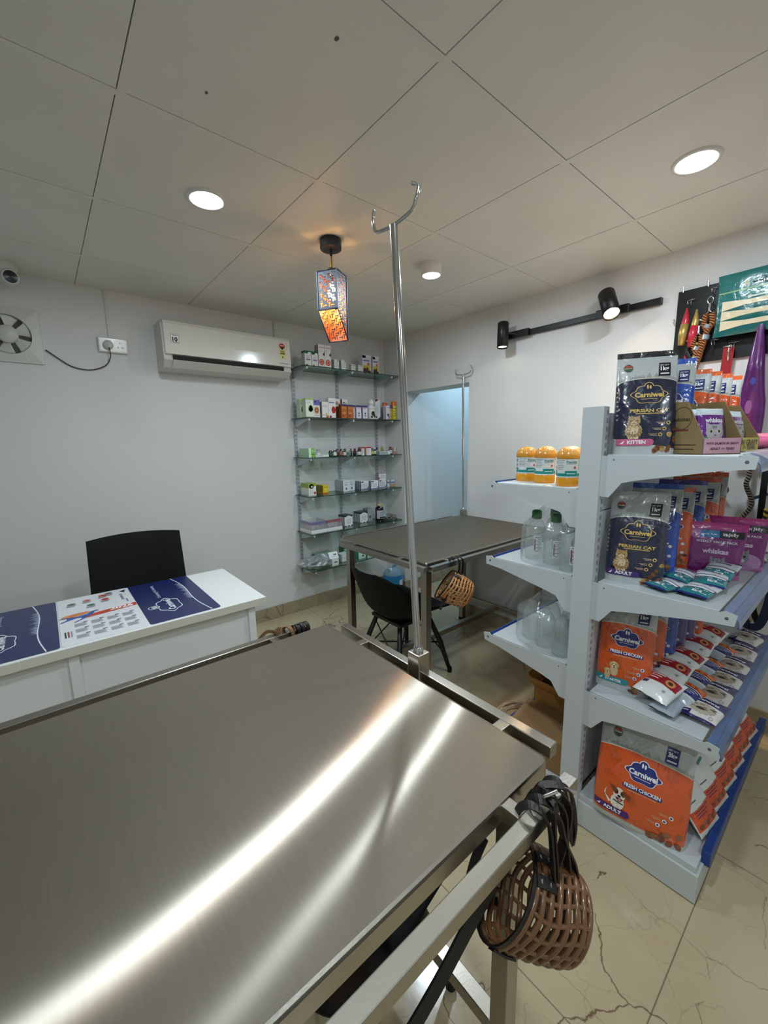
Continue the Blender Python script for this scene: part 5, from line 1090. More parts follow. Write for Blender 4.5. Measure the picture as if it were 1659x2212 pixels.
food_bag('orange fresh chicken bag with a teal starter badge on the third shelf of the rack', (1.500, .490, z3), 12, .168, .328, .09, ORG, '#d65f2a', 'FRESH CHICKEN', 'STARTER', '#2f8a96', 'retriever', '1kg', 'white', .06, 8, arch=(.66, .06))
food_bag('large orange fresh chicken bag with a purple adult badge on the bottom of the rack', (1.428, .385, zb), 9, .272, .335, .10, ORG, '#cf5424', 'FRESH CHICKEN', 'ADULT', '#4d2572', 'terrier', '3kg', 'white', .16, 12, arch=(.66, .07), low=(.05, .0))
bag = lambda l, x, y, z, a, b, s_, H, W=.148, **k: food_bag(l, (x, y, z), a, W, H, .075, b, s_, k.pop('pt', 'FRESH CHICKEN'), 'ADULT', '#4d2f72', 'cat', k.pop('qty', '1kg'), 'white', .07, int(x * 50), 0, **k)
bag('blue bag with a blue top directly behind the navy kitten bag', 1.600, .468, z1, 22, BLU, '#2a56b5', .300, pt='KRILL')
for i, x in enumerate((1.72, 1.81, 1.91, 2.01)):
    bag(('orange bag on the top shelf directly behind the blue bag', 'orange bag on the top shelf, second behind the blue bag', 'orange bag on the top shelf, third behind the blue bag', 'orange bag on the top shelf, farthest behind the blue bag')[i], x, .455 - .010 * i, z1, 18, ORG, '#e0652b', .275)
for x, y, b, s_, l, H in ((1.590, .468, BLU, '#2f57b0', 'blue bag directly behind the navy adult bag on the second shelf', .318), (1.690, .458, ORG, '#d4602a', 'orange bag behind the first blue bag on the second shelf', .300), (1.790, .448, BLU, '#4a3a94', 'blue bag with a purple top on the second shelf', .318), (1.89, .43, ORG, '#cf5222', 'orange bag behind the purple topped bag on the second shelf', .322), (2.00, .43, ORG, '#d65f2a', 'rearmost orange bag on the second shelf of the rack', .335)):
    bag(l, x, y, z2, 12, b, s_, H, pt='KRILL' if b == BLU else 'FRESH CHICKEN')
for x, y, b, s_, l, H in ((1.612, .480, ORG, '#d4602a', 'orange bag directly behind the starter bag on the third shelf', .325), (1.715, .472, BLU, '#b9bdbd', 'blue bag on the third shelf between orange and purple bags', .32), (1.800, .464, PUR, '#5a3f94', 'purple bag on the third shelf touching the blue bag', .32), (1.885, .456, PUR, '#5a3f94', 'purple bag on the third shelf, farther from the blue bag', .32), (1.985, .45, ORG, '#d4602a', 'rearmost orange bag on the third shelf of the rack', .31)):
    bag(l, x, y, z3, 8, b, s_, H, pt='KRILL' if b != ORG else 'FRESH CHICKEN')
food_bag('large bag with a purple top directly behind the large orange bag', (1.548, .405, zb), 9, .235, .345, .09, PUR, '#4a2f86', 'FRESH CHICKEN', 'ADULT', '#4d2572', 'cat', '3kg', 'white', .14, 21, 0)
for i, x in enumerate((1.68, 1.81)):
    food_bag(('large orange bag on the rack bottom behind the purple topped bag', 'large orange bag on the rack bottom, rearmost')[i], (x, .445, zb), 6, .20, .33, .09, ORG, '#cf5424', 'FRESH CHICKEN', 'ADULT', '#4d2572', 'cat', '3kg', 'white', .10, 31 + i, 0)

def treat_pouch(label, loc, a, W, H):
    p = Pouch(W, H, .055, .03, seed=int(loc[0] * 91), taper=-.16, head=.95); S = p.S
    m = MATS.get('magenta_pouch') or stripe_material('magenta_pouch', [(.10, '#b06a9a'), (.88, '#7d2472'), (2, '#b52a7d')], .28); mb = p.mesh(m)
    mb.rect(-W * .46, W * .08, H * .74, H * .86, S, ink('#2f7fb5'), .0012); mb.rect(W * .08, W * .50, H * .74, H * .86, S, ink('#17120f'), .0012); mb.poly([(-W * .44, H * .88), (-W * .24, H * .88), (-W * .26, H * .74), (-W * .34, H * .70), (-W * .42, H * .74)], S, ink('#b5669a'), .0018)
    wht = ink('#efe8f0'); mb.text('7-in-1', -W * .34, H * .80, W * .13, S, wht, .0024); mb.text('with Tuna', -W * .08, H * .80, W * .24, S, wht, .0018); mb.text('in Jelly', W * .27, H * .80, W * .26, S, wht, .0018)
    mb.text('WEEKLY VALUE PACK', W * .04, H * .665, W * .72, S, wht, .0014); mb.text('whiskas', W * .03, H * .50, W * .46, S, ink('#dcc0dc'), .0016, bold=.04)
    mb.ell(W * .18, H * .17, W * .26, H * .16, S, ink('#b58ab5'), .0012); g, dk = ink('#8b8792'), ink('#2a2530')
    mb.ell(W * .08, H * .25, W * .13, H * .13, S, g, .0017, jag=.03, n=24); mb.poly([(-W * .05, H * .28), (-W * .045, H * .42), (W * .03, H * .35)], S, g, .0015); mb.poly([(W * .21, H * .28), (W * .205, H * .42), (W * .13, H * .35)], S, g, .0015)
    for d in (-.055, .055): mb.ell(W * (.08 + d), H * .27, W * .024, H * .022, S, dk, .0022)
    mb.ell(W * .08, H * .19, W * .06, H * .04, S, ink('#d6d2d8'), .0021); mb.ell(W * .08, H * .205, W * .012, H * .01, S, dk, .0026)
    for d in (-.07, .0, .07): mb.rect(W * (.08 + d) - W * .006, W * (.08 + d) + W * .006, H * .31, H * .35, S, dk, .0021)
    return tag(mb.build('cat_food_pouch', None, loc, (0, 0, radians(-90 + a))), label, 'cat food pouch', 'magenta pouches')
treat_pouch('magenta weekly value pouch with a grey kitten standing at the front of the second shelf', (1.725, .325, z2), 14, .150, .185)
treat_pouch('magenta pouch half hidden behind the other magenta pouch on the second shelf', (1.90, .290, z2), 14, .150, .185)

# flat packets: pillow packs lying face up, their tops towards +y before turning
def packet_mesh(W, H, D, m, draw=None, seed=1):
    p = Pouch(W, H, D, 0, flat=True, seed=seed, taper=0); mb = p.mesh(m, nu=14, nv=14)
    if draw: draw(mb, p.S, W, H)
    mb.v = [(x, z - H / 2, -y + D / 2) for x, y, z in mb.v]; return mb
def draw_teal(mb, S, W, H):
    wht, nv, tl = ink('#e4e8ea'), ink('#28255e'), ink('#1f7f84')
    mb.rect(-W * .46, W * .46, H * .42, H * .52, S, wht, .0008); mb.text('SALUS', .0, H * .60, W * .4, S, wht, .0012, bold=.03); mb.text('Carniwel', 0, H * .74, W * .5, S, nv, .0012, bold=.03)
    for i in range(3): mb.ell(-W * .28 + i * W * .28, H * .34, W * .07, W * .05, S, wht, .0012); mb.ell(-W * .28 + i * W * .28, H * .34, W * .04, W * .03, S, tl, .0016)
    mb.rect(-W * .06, W * .22, H * .15, H * .26, S, wht, .0011); mb.text('10g', .08 * W, H * .205, W * .18, S, tl, .0016); mb.text('Free', W * .32, H * .14, W * .18, S, wht, .0014)
def draw_red(mb, S, W, H):
    mb.rect(-W * .47, W * .47, H * .44, H * .78, S, ink('#9c1f2a'), .0010); mb.ell(W * .22, H * .60, W * .14, H * .12, S, ink('#c98a5a'), .0014); mb.ell(W * .22, H * .60, W * .07, H * .06, S, ink('#5a2f1c'), .0018)
    for i in range(3): mb.rect(-W * .40, -W * (.02 + .05 * i), H * (.72 - .09 * i), H * (.75 - .09 * i), S, ink('#f0dcd8'), .0014)
    mb.ell(W * .25, H * .24, W * .05, W * .05, S, ink('#9aa09a'), .0010); mb.rect(-W * .42, -W * .28, H * .28, H * .40, S, ink('#2a2b5e'), .0012)
def draw_cat(mb, S, W, H):
    nv, wht = ink('#241f56'), ink('#e9e6e6'); mb.text('BREATH', 0, H * .80, W * .4, S, wht, .0012, bold=.03); mb.text('Carniwel', 0, H * .67, W * .6, S, wht, .0012, bold=.03)
    g, d = ink('#b5a898'), ink('#4a4038')
    mb.ell(.0, H * .34, W * .36, H * .20, S, g, .0010, jag=.06, n=30); rr = random.Random(2)
    for i in range(14): x, y = rr.uniform(-.3, .3) * W, rr.uniform(.22, .48) * H; mb.ell(x, y, W * .07, H * .012, S, d, .0014, rr.uniform(-.6, .3), 8)
    mb.ell(-W * .05, H * .30, W * .12, H * .06, S, d, .0013, jag=.1); mb.rect(-W * .49, -W * .22, 0.03 * H, H * .16, S, nv, .0012); mb.text('NEW', -W * .35, H * .09, W * .16, S, wht, .0016); mb.ring(W * .33, H * .12, W * .06, W * .012, S, ink('#8a7f86'), .0012)
    for i in range(3): mb.ell(-W * .2 + .25 * W * i, H * .90, W * .06, H * .02, S, wht, .0012)
def draw_org(mb, S, W, H):
    mb.rect(-W * .47, W * .47, H * .30, H * .62, S, ink('#2d2a6a'), .0010)
    for i in range(3): mb.rect(-W * .38, W * (.36 - .1 * i), H * (.54 - .07 * i), H * (.56 - .07 * i), S, ink('#d6d6e2'), .0014)
    for i in range(5): mb.ell(W * (-.3 + .15 * i), H * (.74 + .03 * (i % 2)), W * .10, H * .06, S, ink(('#e07a2a', '#c9541c')[i % 2]), .0012 + .0002 * i)
def draw_lean(mb, S, W, H):
    mb.rect(-W * .49, W * .49, H * .10, H * .47, S, ink('#cf5126'), .0010)
    for i in range(3): mb.rect(-W * .36, W * (.3 - .12 * i), H * (.42 - .05 * i), H * (.435 - .05 * i), S, ink('#3a2a5e'), .0014)
    for i in range(6): mb.ell(W * (-.35 + .14 * i), H * (.17 + .03 * (i % 2)), W * .09, H * .045, S, ink(('#7a4232', '#96584a')[i % 2]), .0012 + .0002 * i)
    mb.poly([(W * .02, H * .88), (W * .36, H * .92), (W * .36, H * .96), (W * .02, H * .93)], S, ink('#3f7f7a'), .0010); mb.rect(-W * .4, -W * .1, H * .60, H * .62, S, ink('#55585a'), .0010)
pk_teal = stripe_material('packet_teal', [(.06, '#27306e'), (.40, '#2a8287'), (.56, '#2b2763'), (.90, '#d5d9dc'), (2, '#26275e')], .22)
pk_white = stripe_material('packet_white', [(2, '#dfe0de')], .28); pk_cat = stripe_material('packet_purple', [(.05, '#2a2560'), (.58, '#d9d2cd'), (.97, '#29245e'), (2, '#1d1a48')], .26)
pk_org = stripe_material('packet_orange', [(.22, '#aeb6bd'), (.66, '#c9cdd2'), (2, '#cf5c22')], .25); pk_lean = stripe_material('packet_pale', [(2, '#d9d9d4')], .28); pk_silver = stripe_material('packet_silver', [(2, '#9fabb6')], .2)
def packets(kind, W, H, D, m, draw, places, group, cat='treat packet', name='treat_packet'):
    base = None
    for i, (x, y, z, rx_, ry_, rz_, lab) in enumerate(places):
        rot = (radians(rx_), radians(ry_), radians(rz_))
        if base is None:
            base = packet_mesh(W, H, D, m, draw, i + 1).build(name, None, (x, y, z), rot); tag(base, lab, cat, group)
        else: copy_tree(base, lab, (x, y, z), rot)
G1 = 'teal packets on the second shelf'
packets('teal', .085, .120, .022, pk_teal, draw_teal, [
    (1.480, .385, z2 + .001, 0, 0, -112, 'teal packet nearest the foot of the navy adult bag'),
    (1.492, .302, z2 + .002, 3, 0, -98, 'teal packet nearest the rack end at the shelf front'),
    (1.592, .372, z2 + .008, 4, 3, -104, 'teal packet behind the one at the foot of the navy adult bag'),
    (1.588, .296, z2 + .017, 8, 0, -84, 'teal packet overlapping the front teal packet'),
    (1.665, .288, z2 + .030, 16, 0, -96, 'teal packet propped up against the magenta pouch')], G1)
packets('white', .105, .135, .044, pk_white, draw_red, [
    (1.485, .375, z3 + .038, 8, 6, -99, 'red and white packet at the front of its shingled row'),
    (1.610, .377, z3 + .043, 10, 2, -91, 'red and white packet, second from the front of its row'),
    (1.735, .372, z3 + .046, 8, 7, -96, 'red and white packet, third from the front of its row'),
    (1.870, .370, z3 + .050, 11, 3, -90, 'red and white packet, fourth from the front of its row'),
    (2.020, .366, z3 + .052, 9, 5, -95, 'red and white packet at the back of its shingled row')], 'red and white packets on the third shelf')
packets('silver', .075, .12, .035, pk_silver, None, [(1.470, .340, z3 + .001, 0, 0, -98, 'silver packet lying face down at the front of the third shelf')], None)
packets('orange', .072, .115, .034, pk_org, draw_org, [
    (1.550, .315, z3 + .020, 6, 10, -100, 'orange and purple packet next to the silver packet'),
    (1.660, .312, z3 + .024, 8, 8, -96, 'orange and purple packet, second behind the silver packet'),
    (1.790, .312, z3 + .024, 8, 8, -92, 'orange and purple packet, third behind the silver packet'),
    (1.950, .308, z3 + .026, 8, 8, -98, 'orange and purple packet farthest from the silver packet')], 'orange and purple packets on the third shelf')
packets('cat', .095, .135, .034, pk_cat, draw_cat, [
    (1.520, .258, z3 + .003, 2, 0, -96, 'purple and white packet at the rack end of the front row'),
    (1.640, .258, z3 + .010, 6, 0, -94, 'purple and white packet, second from the rack end in the front row'),
    (1.765, .256, z3 + .012, 6, 0, -93, 'purple and white packet, third from the rack end in the front row'),
    (1.895, .256, z3 + .012, 6, 0, -95, 'purple and white packet, fourth from the rack end in the front row'),
    (2.050, .258, z3 + .012, 6, 0, -92, 'purple and white packet, fifth from the rack end in the front row'),
    (2.220, .262, z3 + .012, 6, 0, -104, 'purple and white packet at the wall end of the front row')], 'purple and white packets on the third shelf')
packets('lean', .130, .150, .034, pk_lean, draw_lean, [
    (1.560 + .130 * i, .272 - .001 * i, zb + .068, 50, -4, -8, 'orange and white packet leaning on the rack bottom, ' + n) for i, n in enumerate(('nearest the large orange bag', 'second from the large orange bag', 'third from the large orange bag', 'fourth from the large orange bag', 'fifth from the large orange bag', 'nearest the wall'))], 'leaning packets on the rack bottom')
pk_bw = stripe_material('packet_cream', [(.10, '#2a2a2c'), (.94, '#cfc6bb'), (2, '#33333a')], .25)
def draw_bw(mb, S, W, H):
    mb.rect(-W * .48, W * .05, H * .66, H * .84, S, ink('#d13a28'), .0010); mb.rect(-W * .48, W * .05, H * .60, H * .66, S, ink('#8fb52f'), .0010); mb.ell(W * .22, H * .3, W * .14, H * .16, S, ink('#2d2926'), .0012, .4, jag=.1); mb.ell(-W * .2, H * .28, W * .16, H * .10, S, ink('#5a5048'), .0012, jag=.1)
packets('cream', .10, .14, .030, pk_bw, draw_bw, [(2.05, .275, z2 + .001, 0, 0, -78, 'lower cream and black packet with a red flash on the second rack shelf'), (2.17, .285, z2 + .018, 6, 0, -84, 'upper cream and black packet with a red flash on the second rack shelf')], 'cream and black packets')

# counter display trays of pouches
kraft = mat('kraft_tray', '#8a744e', .75, vary=.05, vscale=14)
def display_tray(label, loc, b, foot_col, txt1, txt2, plab):
    W, D, H = .130, .150, .155; t = thing('display_tray', label, 'display box', loc, radians(b), 'kraft display trays')
    th = .003; mb = MB(); mb.bx(0, W, 0, D, 0, th, kraft)
    side = [(0, 0), (D, 0), (D, H), (D * .42, H * .98), (.0, .045)]
    for x in (0, W - th): mb.prism(side, th, kraft, Matrix.Translation((x, 0, 0)) @ Matrix(((0, 0, 1, 0), (1, 0, 0, 0), (0, 1, 0, 0), (0, 0, 0, 1))))
    mb.prism([(0, 0), (W, 0), (W, H * .90), (W - .02, H), (.02, H), (0, H * .90)], th, kraft, Matrix.Translation((0, D, 0)) @ Matrix.Rotation(pi / 2, 4, 'X'))
    G = lambda x, y, l: (-l, D - x, y); dk = ink('#3a2f1e')
    mb.text('whiskas', D * .50, H * .66, D * .34, G, dk, .0006); mb.rect(D * .35, D * .66, H * .44, H * .47, G, ink('#7a3a3a')); mb.rect(D * .08, D * .85, H * .17, H * .185, G, dk); mb.rect(D * .08, D * .82, H * .09, H * .105, G, dk); mb.ring(D * .50, H * .68, D * .22, .0012, G, dk)
    mb.build('tray_box', t)
    mb = MB(); F = lambda x, y, l: (x, -l, y); mb.bx(0, W, 0, th, 0, .046, ink(foot_col)); mb.text(txt1, W / 2, .031, W * .84, F, ink('#4a1f2a'), .0008); mb.text(txt2, W / 2, .016, W * .62, F, ink('#4a1f2a'), .0008); mb.build('front_lip', t)
    p = Pouch(.092, .125, .022, 0, flat=True, seed=3, taper=0); m = MATS.get('purple_pouch') or stripe_material('purple_pouch', [(.16, '#4a1f58'), (.84, '#6d2a86'), (2, '#cfd8dc')], .2)
    base = p.mesh(m, nu=12, nv=12); S = p.S; w_, h_ = .092, .125
    base.text('whiskas', 0, h_ * .71, w_ * .66, S, ink('#f0e8f2'), .0012, bold=.04); g, d = ink('#b3aeb5'), ink('#2a2730')
    base.ell(0, h_ * .42, w_ * .32, h_ * .20, S, g, .0010, jag=.03, n=26); base.poly([(-w_ * .30, h_ * .50), (-w_ * .30, h_ * .66), (-w_ * .10, h_ * .60)], S, g, .0010); base.poly([(w_ * .30, h_ * .50), (w_ * .30, h_ * .66), (w_ * .10, h_ * .60)], S, g, .0010)
    for q in (-.14, .14): base.ell(w_ * q, h_ * .45, w_ * .07, h_ * .035, S, ink('#d9d2a0'), .0014); base.ell(w_ * q, h_ * .45, w_ * .04, h_ * .028, S, d, .0018)
    base.ell(0, h_ * .36, w_ * .04, h_ * .02, S, ink('#a06a72'), .0015); base.ell(0, h_ * .20, w_ * .34, h_ * .05, S, ink('#7a5236'), .0013); base.ell(-w_ * .34, h_ * .28, w_ * .09, h_ * .05, S, ink('#3f8f4a'), .0016)
    for q in (-.06, 0, .06): base.rect(w_ * q - .001, w_ * q + .001, h_ * .52, h_ * .58, S, d, .0014)
    R = Matrix.Rotation(radians(b), 3, 'Z')
    for k in range(3):
        off = R @ Vector((W / 2 + .001, .030 + .030 * k, .008)); q = base.build('cat_food_sachet', None, Vector(loc) + off, (radians(-10), 0, radians(b))) if k == 0 else None
        l = plab + (', front one', ', second back', ', third back')[k]
        if k == 0: first = tag(q, l, 'sachet', 'purple sachets in the kraft trays')
        else: copy_tree(first, l, Vector(loc) + off)
    return t
display_tray('kraft display tray with a pink foot label on the top shelf of the rack', (1.440, .322, z1), -30, '#c99aa8', 'WITH SALMON IN GRAVY', 'ADULT 1+ YEARS', 'purple cat sachet in the tray with the pink foot label')
display_tray('kraft display tray with a yellow foot label behind the pink labelled tray', (1.690, .285, z1), -12, '#c9b04a', 'IN GRAVY', '1+ YEARS', 'purple cat sachet in the tray with the yellow foot label')
t = thing('pink_bag', 'pink bag in clear film lying at the wall end of the top rack shelf', 'bag', (2.06, .290, z1))
MB().grid(lambda u, v: (.11 * cos(2 * pi * u) * sin(pi * v) * (1 + .1 * sin(6 * pi * u)), .075 * sin(2 * pi * u) * sin(pi * v), .030 - .030 * cos(pi * v) * (1 + .2 * sin(10 * pi * u) * sin(pi * v))), 30, 12, mat('pink_film', '#d9688f', .25, coat=.5, bump=.6, bscale=40), closed_u=True, flip=True).build('bag_body', t)
tag(MB().grid(lambda u, v: (1.46 + .82 * u, .238 - .085 * v, z1 + .010 - .018 * v - .028 * v * v + .006 * sin(17 * u + 4 * v) * v), 40, 8, film).build('loose_film', solid=.001), 'loose clear film drooping over the front edge of the top rack shelf', 'plastic film')

# ------------------------------------------------------------------ far side of the rack: jars, bottles, boxes
yel = mat('jar_yellow', '#dd9418', .28, coat=.4)
def jar(label, x, y, rz):
    t = thing('powder_jar', label, 'jar', (x, y, L_Z[0]), rz, 'orange lidded jars on the rack')
    MB().lathe([(.037, 0), (.0385, .003), (.0385, .028), (.0375, .030), (.0375, .097)], yel, 30).build('jar_body', t)
    mb = MB(); q = lambda a, b, l: ((.0376 + l) * sin(a / .0376), -(.0376 + l) * cos(a / .0376), b)
    mb.rect(-.112, .112, .031, .096, q, ink('#d5d8d8'), .0002); te = ink('#1f8a86')
    for o in (-.064, .012):
        mb.rect(o - .022, o + .020, .036, .055, q, te, .0008); mb.text('Framilab', o, .086, .036, q, te, .0008, bold=.03); mb.rect(o - .018, o + .016, .078, .080, q, ink('#7a8a8a'), .0008); mb.ell(o + .010, .066, .0045, .0045, q, ink('#b5564a'), .001); mb.rect(o - .016, o + .012, .044, .047, q, ink('#cfe6e4'), .0012)
    for o in (-.026, .05):
        for k in range(6): mb.rect(o - .014, o + .014 - .003 * (k % 3), .090 - .006 * k, .092 - .006 * k, q, ink('#9a9fa2'), .0008)
        mb.rect(o - .016, o + .018, .036, .046, q, te, .0008)
    mb.build('jar_label', t)
    MB().lathe([(.0385, .096), (.0400, .098), (.0400, .110), (.0392, .112), (.0365, .120), (.030, .129), (.019, .136), (.0001, .139)], mat('jar_lid', '#de9416', .22, coat=.6, bump=1.0, bscale=320), 30, cap=False).build('jar_lid', t)
jar('orange domed jar at the outer corner of the top far-side rack shelf', 1.520, .918, -.75)
jar('orange domed jar, middle one of the front three jars', 1.492, .822, -.95)
jar('orange domed jar closest to the rack upright', 1.440, .705, -1.1)
jar('orange domed jar standing behind and between the outer two front jars', 1.605, .880, -.5)
jar('orange domed jar standing behind the gap beside the upright', 1.585, .765, -1.2)
jar('orange domed jar mostly hidden behind the rack upright', 1.560, .672, -.9)
grn_cap = mat('green_cap', '#12803c', .35, coat=.3)
def squeeze_bottle(label, x, y, cap=True, rz=0, h=1.0, r=.040, z=L_Z[1], tilt=0):
    t = thing('squeeze_bottle', label, 'bottle', (x, y, z), rz, 'clear bottles on the rack')
    MB().lathe([(r * .9, .001), (r, .008), (r, .105 * h), (r * .96, .120 * h), (r * .62, .152 * h), (r * .38, .160 * h), (r * .38, .172 * h)], clear_plastic, 26).build('bottle_body', t)
    mb = MB(); q = lambda a, b, l: ((r + .0006 + l) * sin(a / r), -(r + .0006 + l) * cos(a / r), b)
    if cap:
        mb.rect(-.016, .016, .030, .098, q, ink('#d9dcdc'), .0)
        for k in range(9): mb.rect(-.012 + .012 * (k % 2), .013 - .004 * (k % 3), .090 - .0068 * k, .0925 - .0068 * k, q, ink('#77787c'), .0007)
        mb.rect(-.014, -.008, .04, .085, q, ink('#8a5a6a'), .0007); mb.build('bottle_label', t)
        MB().lathe([(r * .46, .162 * h), (r * .48, .165 * h), (r * .46, .192 * h), (r * .30, .197 * h), (.0001, .197 * h)], grn_cap, 22, cap=False).build('bottle_cap', t)
    if tilt: t.rotation_euler = (tilt, .0, rz)
    return t
for x, y, l in ((1.500, .850, 'clear bottle with a green cap at the outer end of the group'), (1.478, .758, 'clear bottle with a green cap in the middle of the front group'), (1.440, .674, 'clear bottle with a green cap beside the rack upright'), (1.590, .820, 'clear bottle with a green cap behind the outer front bottle'), (1.572, .735, 'clear bottle with a green cap behind the middle front bottle')):
    squeeze_bottle(l, x, y, rz=-.85)
def drape(cx, cy, z0, rx_, ry_, h, seed):
    def f(u, v):
        a = 2 * pi * u; k = 1 + .05 * sin(5 * a + seed) + .03 * sin(11 * a + 2 * v); sh = 1 if v < .62 else 1 - (v - .62) / .38 * .62
        return (cx + rx_ * k * sh * cos(a) * (1 + .02 * sin(9 * v)), cy + ry_ * k * sh * sin(a), z0 + h * v + (.010 * sin(4 * a + seed) if v > .8 else 0) + .012 * sin(7 * a) * max(0, v - .7))
    return f
tag(MB().grid(drape(1.52, .768, L_Z[1] + .001, .125, .142, .212, 1), 48, 16, film, closed_u=True).build('bottle_wrap'), 'clear shrink film gathered over the green capped bottles', 'plastic wrap')
for x, y, l, tl in ((1.490, .845, 'clear empty bottle at the outer end of the lower bag', .12), (1.465, .770, 'clear empty bottle in the middle of the lower bag', .1), (1.440, .690, 'clear empty bottle beside the upright in the lower bag', .08), (1.565, .800, 'clear empty bottle behind the outer one in the lower bag', .06), (1.550, .715, 'clear empty bottle behind the middle one in the lower bag', .05)):
    squeeze_bottle(l, x, y, False, .4, .90, .036, L_Z[2])
tag(MB().grid(drape(1.505, .765, L_Z[2] + .001, .118, .135, .205, 4), 48, 18, film, closed_u=True).build('bottle_bag'), 'crumpled clear bag around the empty bottles on the lower far-side rack shelf', 'plastic bag')
# cardboard boxes, rope, red tube on the base
def flap_box(label, x, y, z, w, d, h, rz, m, flaps):
    t = thing('cardboard_box', label, 'box', (x, y, z), rz, 'cardboard boxes on the rack bottom'); th = .004; mb = MB()
    mb.bx(-w / 2, w / 2, -d / 2, d / 2, 0, th, m).bx(-w / 2, w / 2, -d / 2, -d / 2 + th, 0, h, m).bx(-w / 2, w / 2, d / 2 - th, d / 2, 0, h, m).bx(-w / 2, -w / 2 + th, -d / 2, d / 2, 0, h, m).bx(w / 2 - th, w / 2, -d / 2, d / 2, 0, h, m); mb.build('box_body', t)
    for side, ang, ln in flaps:
        M = Matrix.Translation((0, 0, h)) @ Matrix.Rotation(side * pi / 2, 4, 'Z') @ Matrix.Translation((0, -(d if side % 2 == 0 else w) / 2, 0)) @ Matrix.Rotation(radians(ang), 4, 'X'); L = w if side % 2 == 0 else d
        MB().bx(-L / 2, L / 2, -ln, 0, -th, 0, m, M).build('flap', t)
    return t
flap_box('cardboard box with drooping flaps behind the taped box on the rack bottom', 1.672, .765, BZ, .20, .20, .220, radians(2), card, [(3, -48, .105), (1, 2, .197), (0, -50, .06), (2, -55, .06)])
t = thing('cardboard_box', 'closed kraft cardboard box at the rack end, below the flapped box', 'box', (1.480, .758, BZ), radians(3), 'cardboard boxes on the rack bottom')
MB().bx(-.080, .080, -.115, .115, 0, .132, card2).build('box_body', t, bevel=.002); MB().bx(-.0805, .0805, -.02, .02, .1315, .1328, mat('parcel_tape', '#a5835c', .3)).build('tape', t)
MB().bx(.0, .158, -.115, .115, 0, .003, card2, Matrix.Translation((-.080, 0, .133)) @ Matrix.Rotation(radians(-9), 4, 'Y')).build('flap', t)
rope_tan = mat('sisal_rope', '#9a8266', .8)
t = thing('rope_coil', 'coil of thin tan rope at the outer corner of the rack bottom', 'rope', (1.530, .925, BZ)); rr = random.Random(6); P = []
for k in range(240):
    a = k * .41; q = rr.uniform(.90, 1.06); u_, v_ = .072 * q * cos(a), .040 * q * sin(a) + .010 * (k % 40) / 40
    P.append((.77 * u_ + .25 * v_ + rr.uniform(-.004, .004), -.64 * u_ + .45 * v_ + .018 * sin(k * .026), .066 + .95 * v_ + rr.uniform(-.003, .003) + .018 * cos(a + 1)))
MB().tube(P, .0036, rope_tan, 6).build('rope', t)
tag(MB().tube(smooth_path([(1.655, .872, .359), (1.65, .83, .361), (1.645, .78, .362), (1.640, .72, .361)]), .009, mat('red_plastic', '#b3261f', .3, coat=.4), 10).build('red_tube'), 'red tube lying across the open cardboard box', 'tube')
# ------------------------------------------------------------------ display board on the right wall and what hangs there
t = thing('display_board', 'black board with wire hooks for pet accessories on the right wall', 'display board', (XW, .40, 1.95))
MB().bx(-.016, 0, -.42, .335, -.165, .185, mat('board_black', '#101112', .35)).build('board', t)
def hook(y, z, tag_=True):
    mb = MB(); mb.tube([(-.016, y, z), (-.075, y, z), (-.082, y, z + .010)], .0022, chrome, 6)
    if tag_: mb.tube([(-.030, y - .017, z + .028), (-.030, y + .017, z + .028)], .0018, chrome, 6).tube([(-.030, y, z + .028), (-.030, y, z + .008), (-.016, y, z)], .0018, chrome, 6)
    mb.build('hook', t)
for y, z in ((.275, .105), (.185, .135), (.235, .0), (.165, -.10), (.09, -.125), (.01, .165), (-.05, -.10)): hook(y, z)
for y in (.315, .215, .10, -.02): MB().cyl((-.02, y, .178), (-.02, y, .205), .003, chrome, 8).build('standoff', t)
MB().cyl((-.02, .334, .04), (-.02, .345, .06), .003, chrome, 8).build('standoff', t)
def at(y, z, dx=.06): return Vector((XW - dx, y, z))
t = thing('squeaky_toy', 'red and gold carded toys hanging on the black display board', 'toy', at(.668, 2.05))
mb = MB(); red, gold_ = ink('#b02336'), mat('gold_paper', '#b59a55', .35, .5)
for dy, dz, s_, top in ((.012, -.01, 1, red), (-.028, -.025, 1, gold_)):
    mb.tube([(0, dy, dz), (-.004, dy, dz - .06), (-.004, dy + .006, dz - .12), (0, dy + .008, dz - .17)], [.004, .016, .018, .012], top, 10); mb.tube([(-.004, dy + .002, dz - .075), (-.008, dy + .006, dz - .12), (-.004, dy + .010, dz - .17)], [.017, .019, .013], gold_ if top is red else red, 10)
mb.build('toy_body', t); MB().tube([(0, .0, -.16), (0, -.03, -.18), (0, -.06, -.19)], .008, MATS['gold_paper'], 8).build('gold_band', t)
t = thing('red_lead', 'black handled red lead hanging below the red and gold toys', 'lead', at(.655, 1.86)); MB().tube(smooth_path([(0, 0, .02), (0, .01, -.03), (0, -.01, -.06), (0, .01, -.02)]), .010, black_m, 8).build('handle', t); MB().tube([(0, .012, -.03), (0, .012, -.14)], .006, red, 8).build('strap', t); MB().tube([(0, -.02, -.05), (0, -.022, -.14)], .008, ink('#b08a55'), 8).build('strap', t)
tiger = rope_material('tiger_rope', '#b5682a', '#2a1c14', 9, 3)
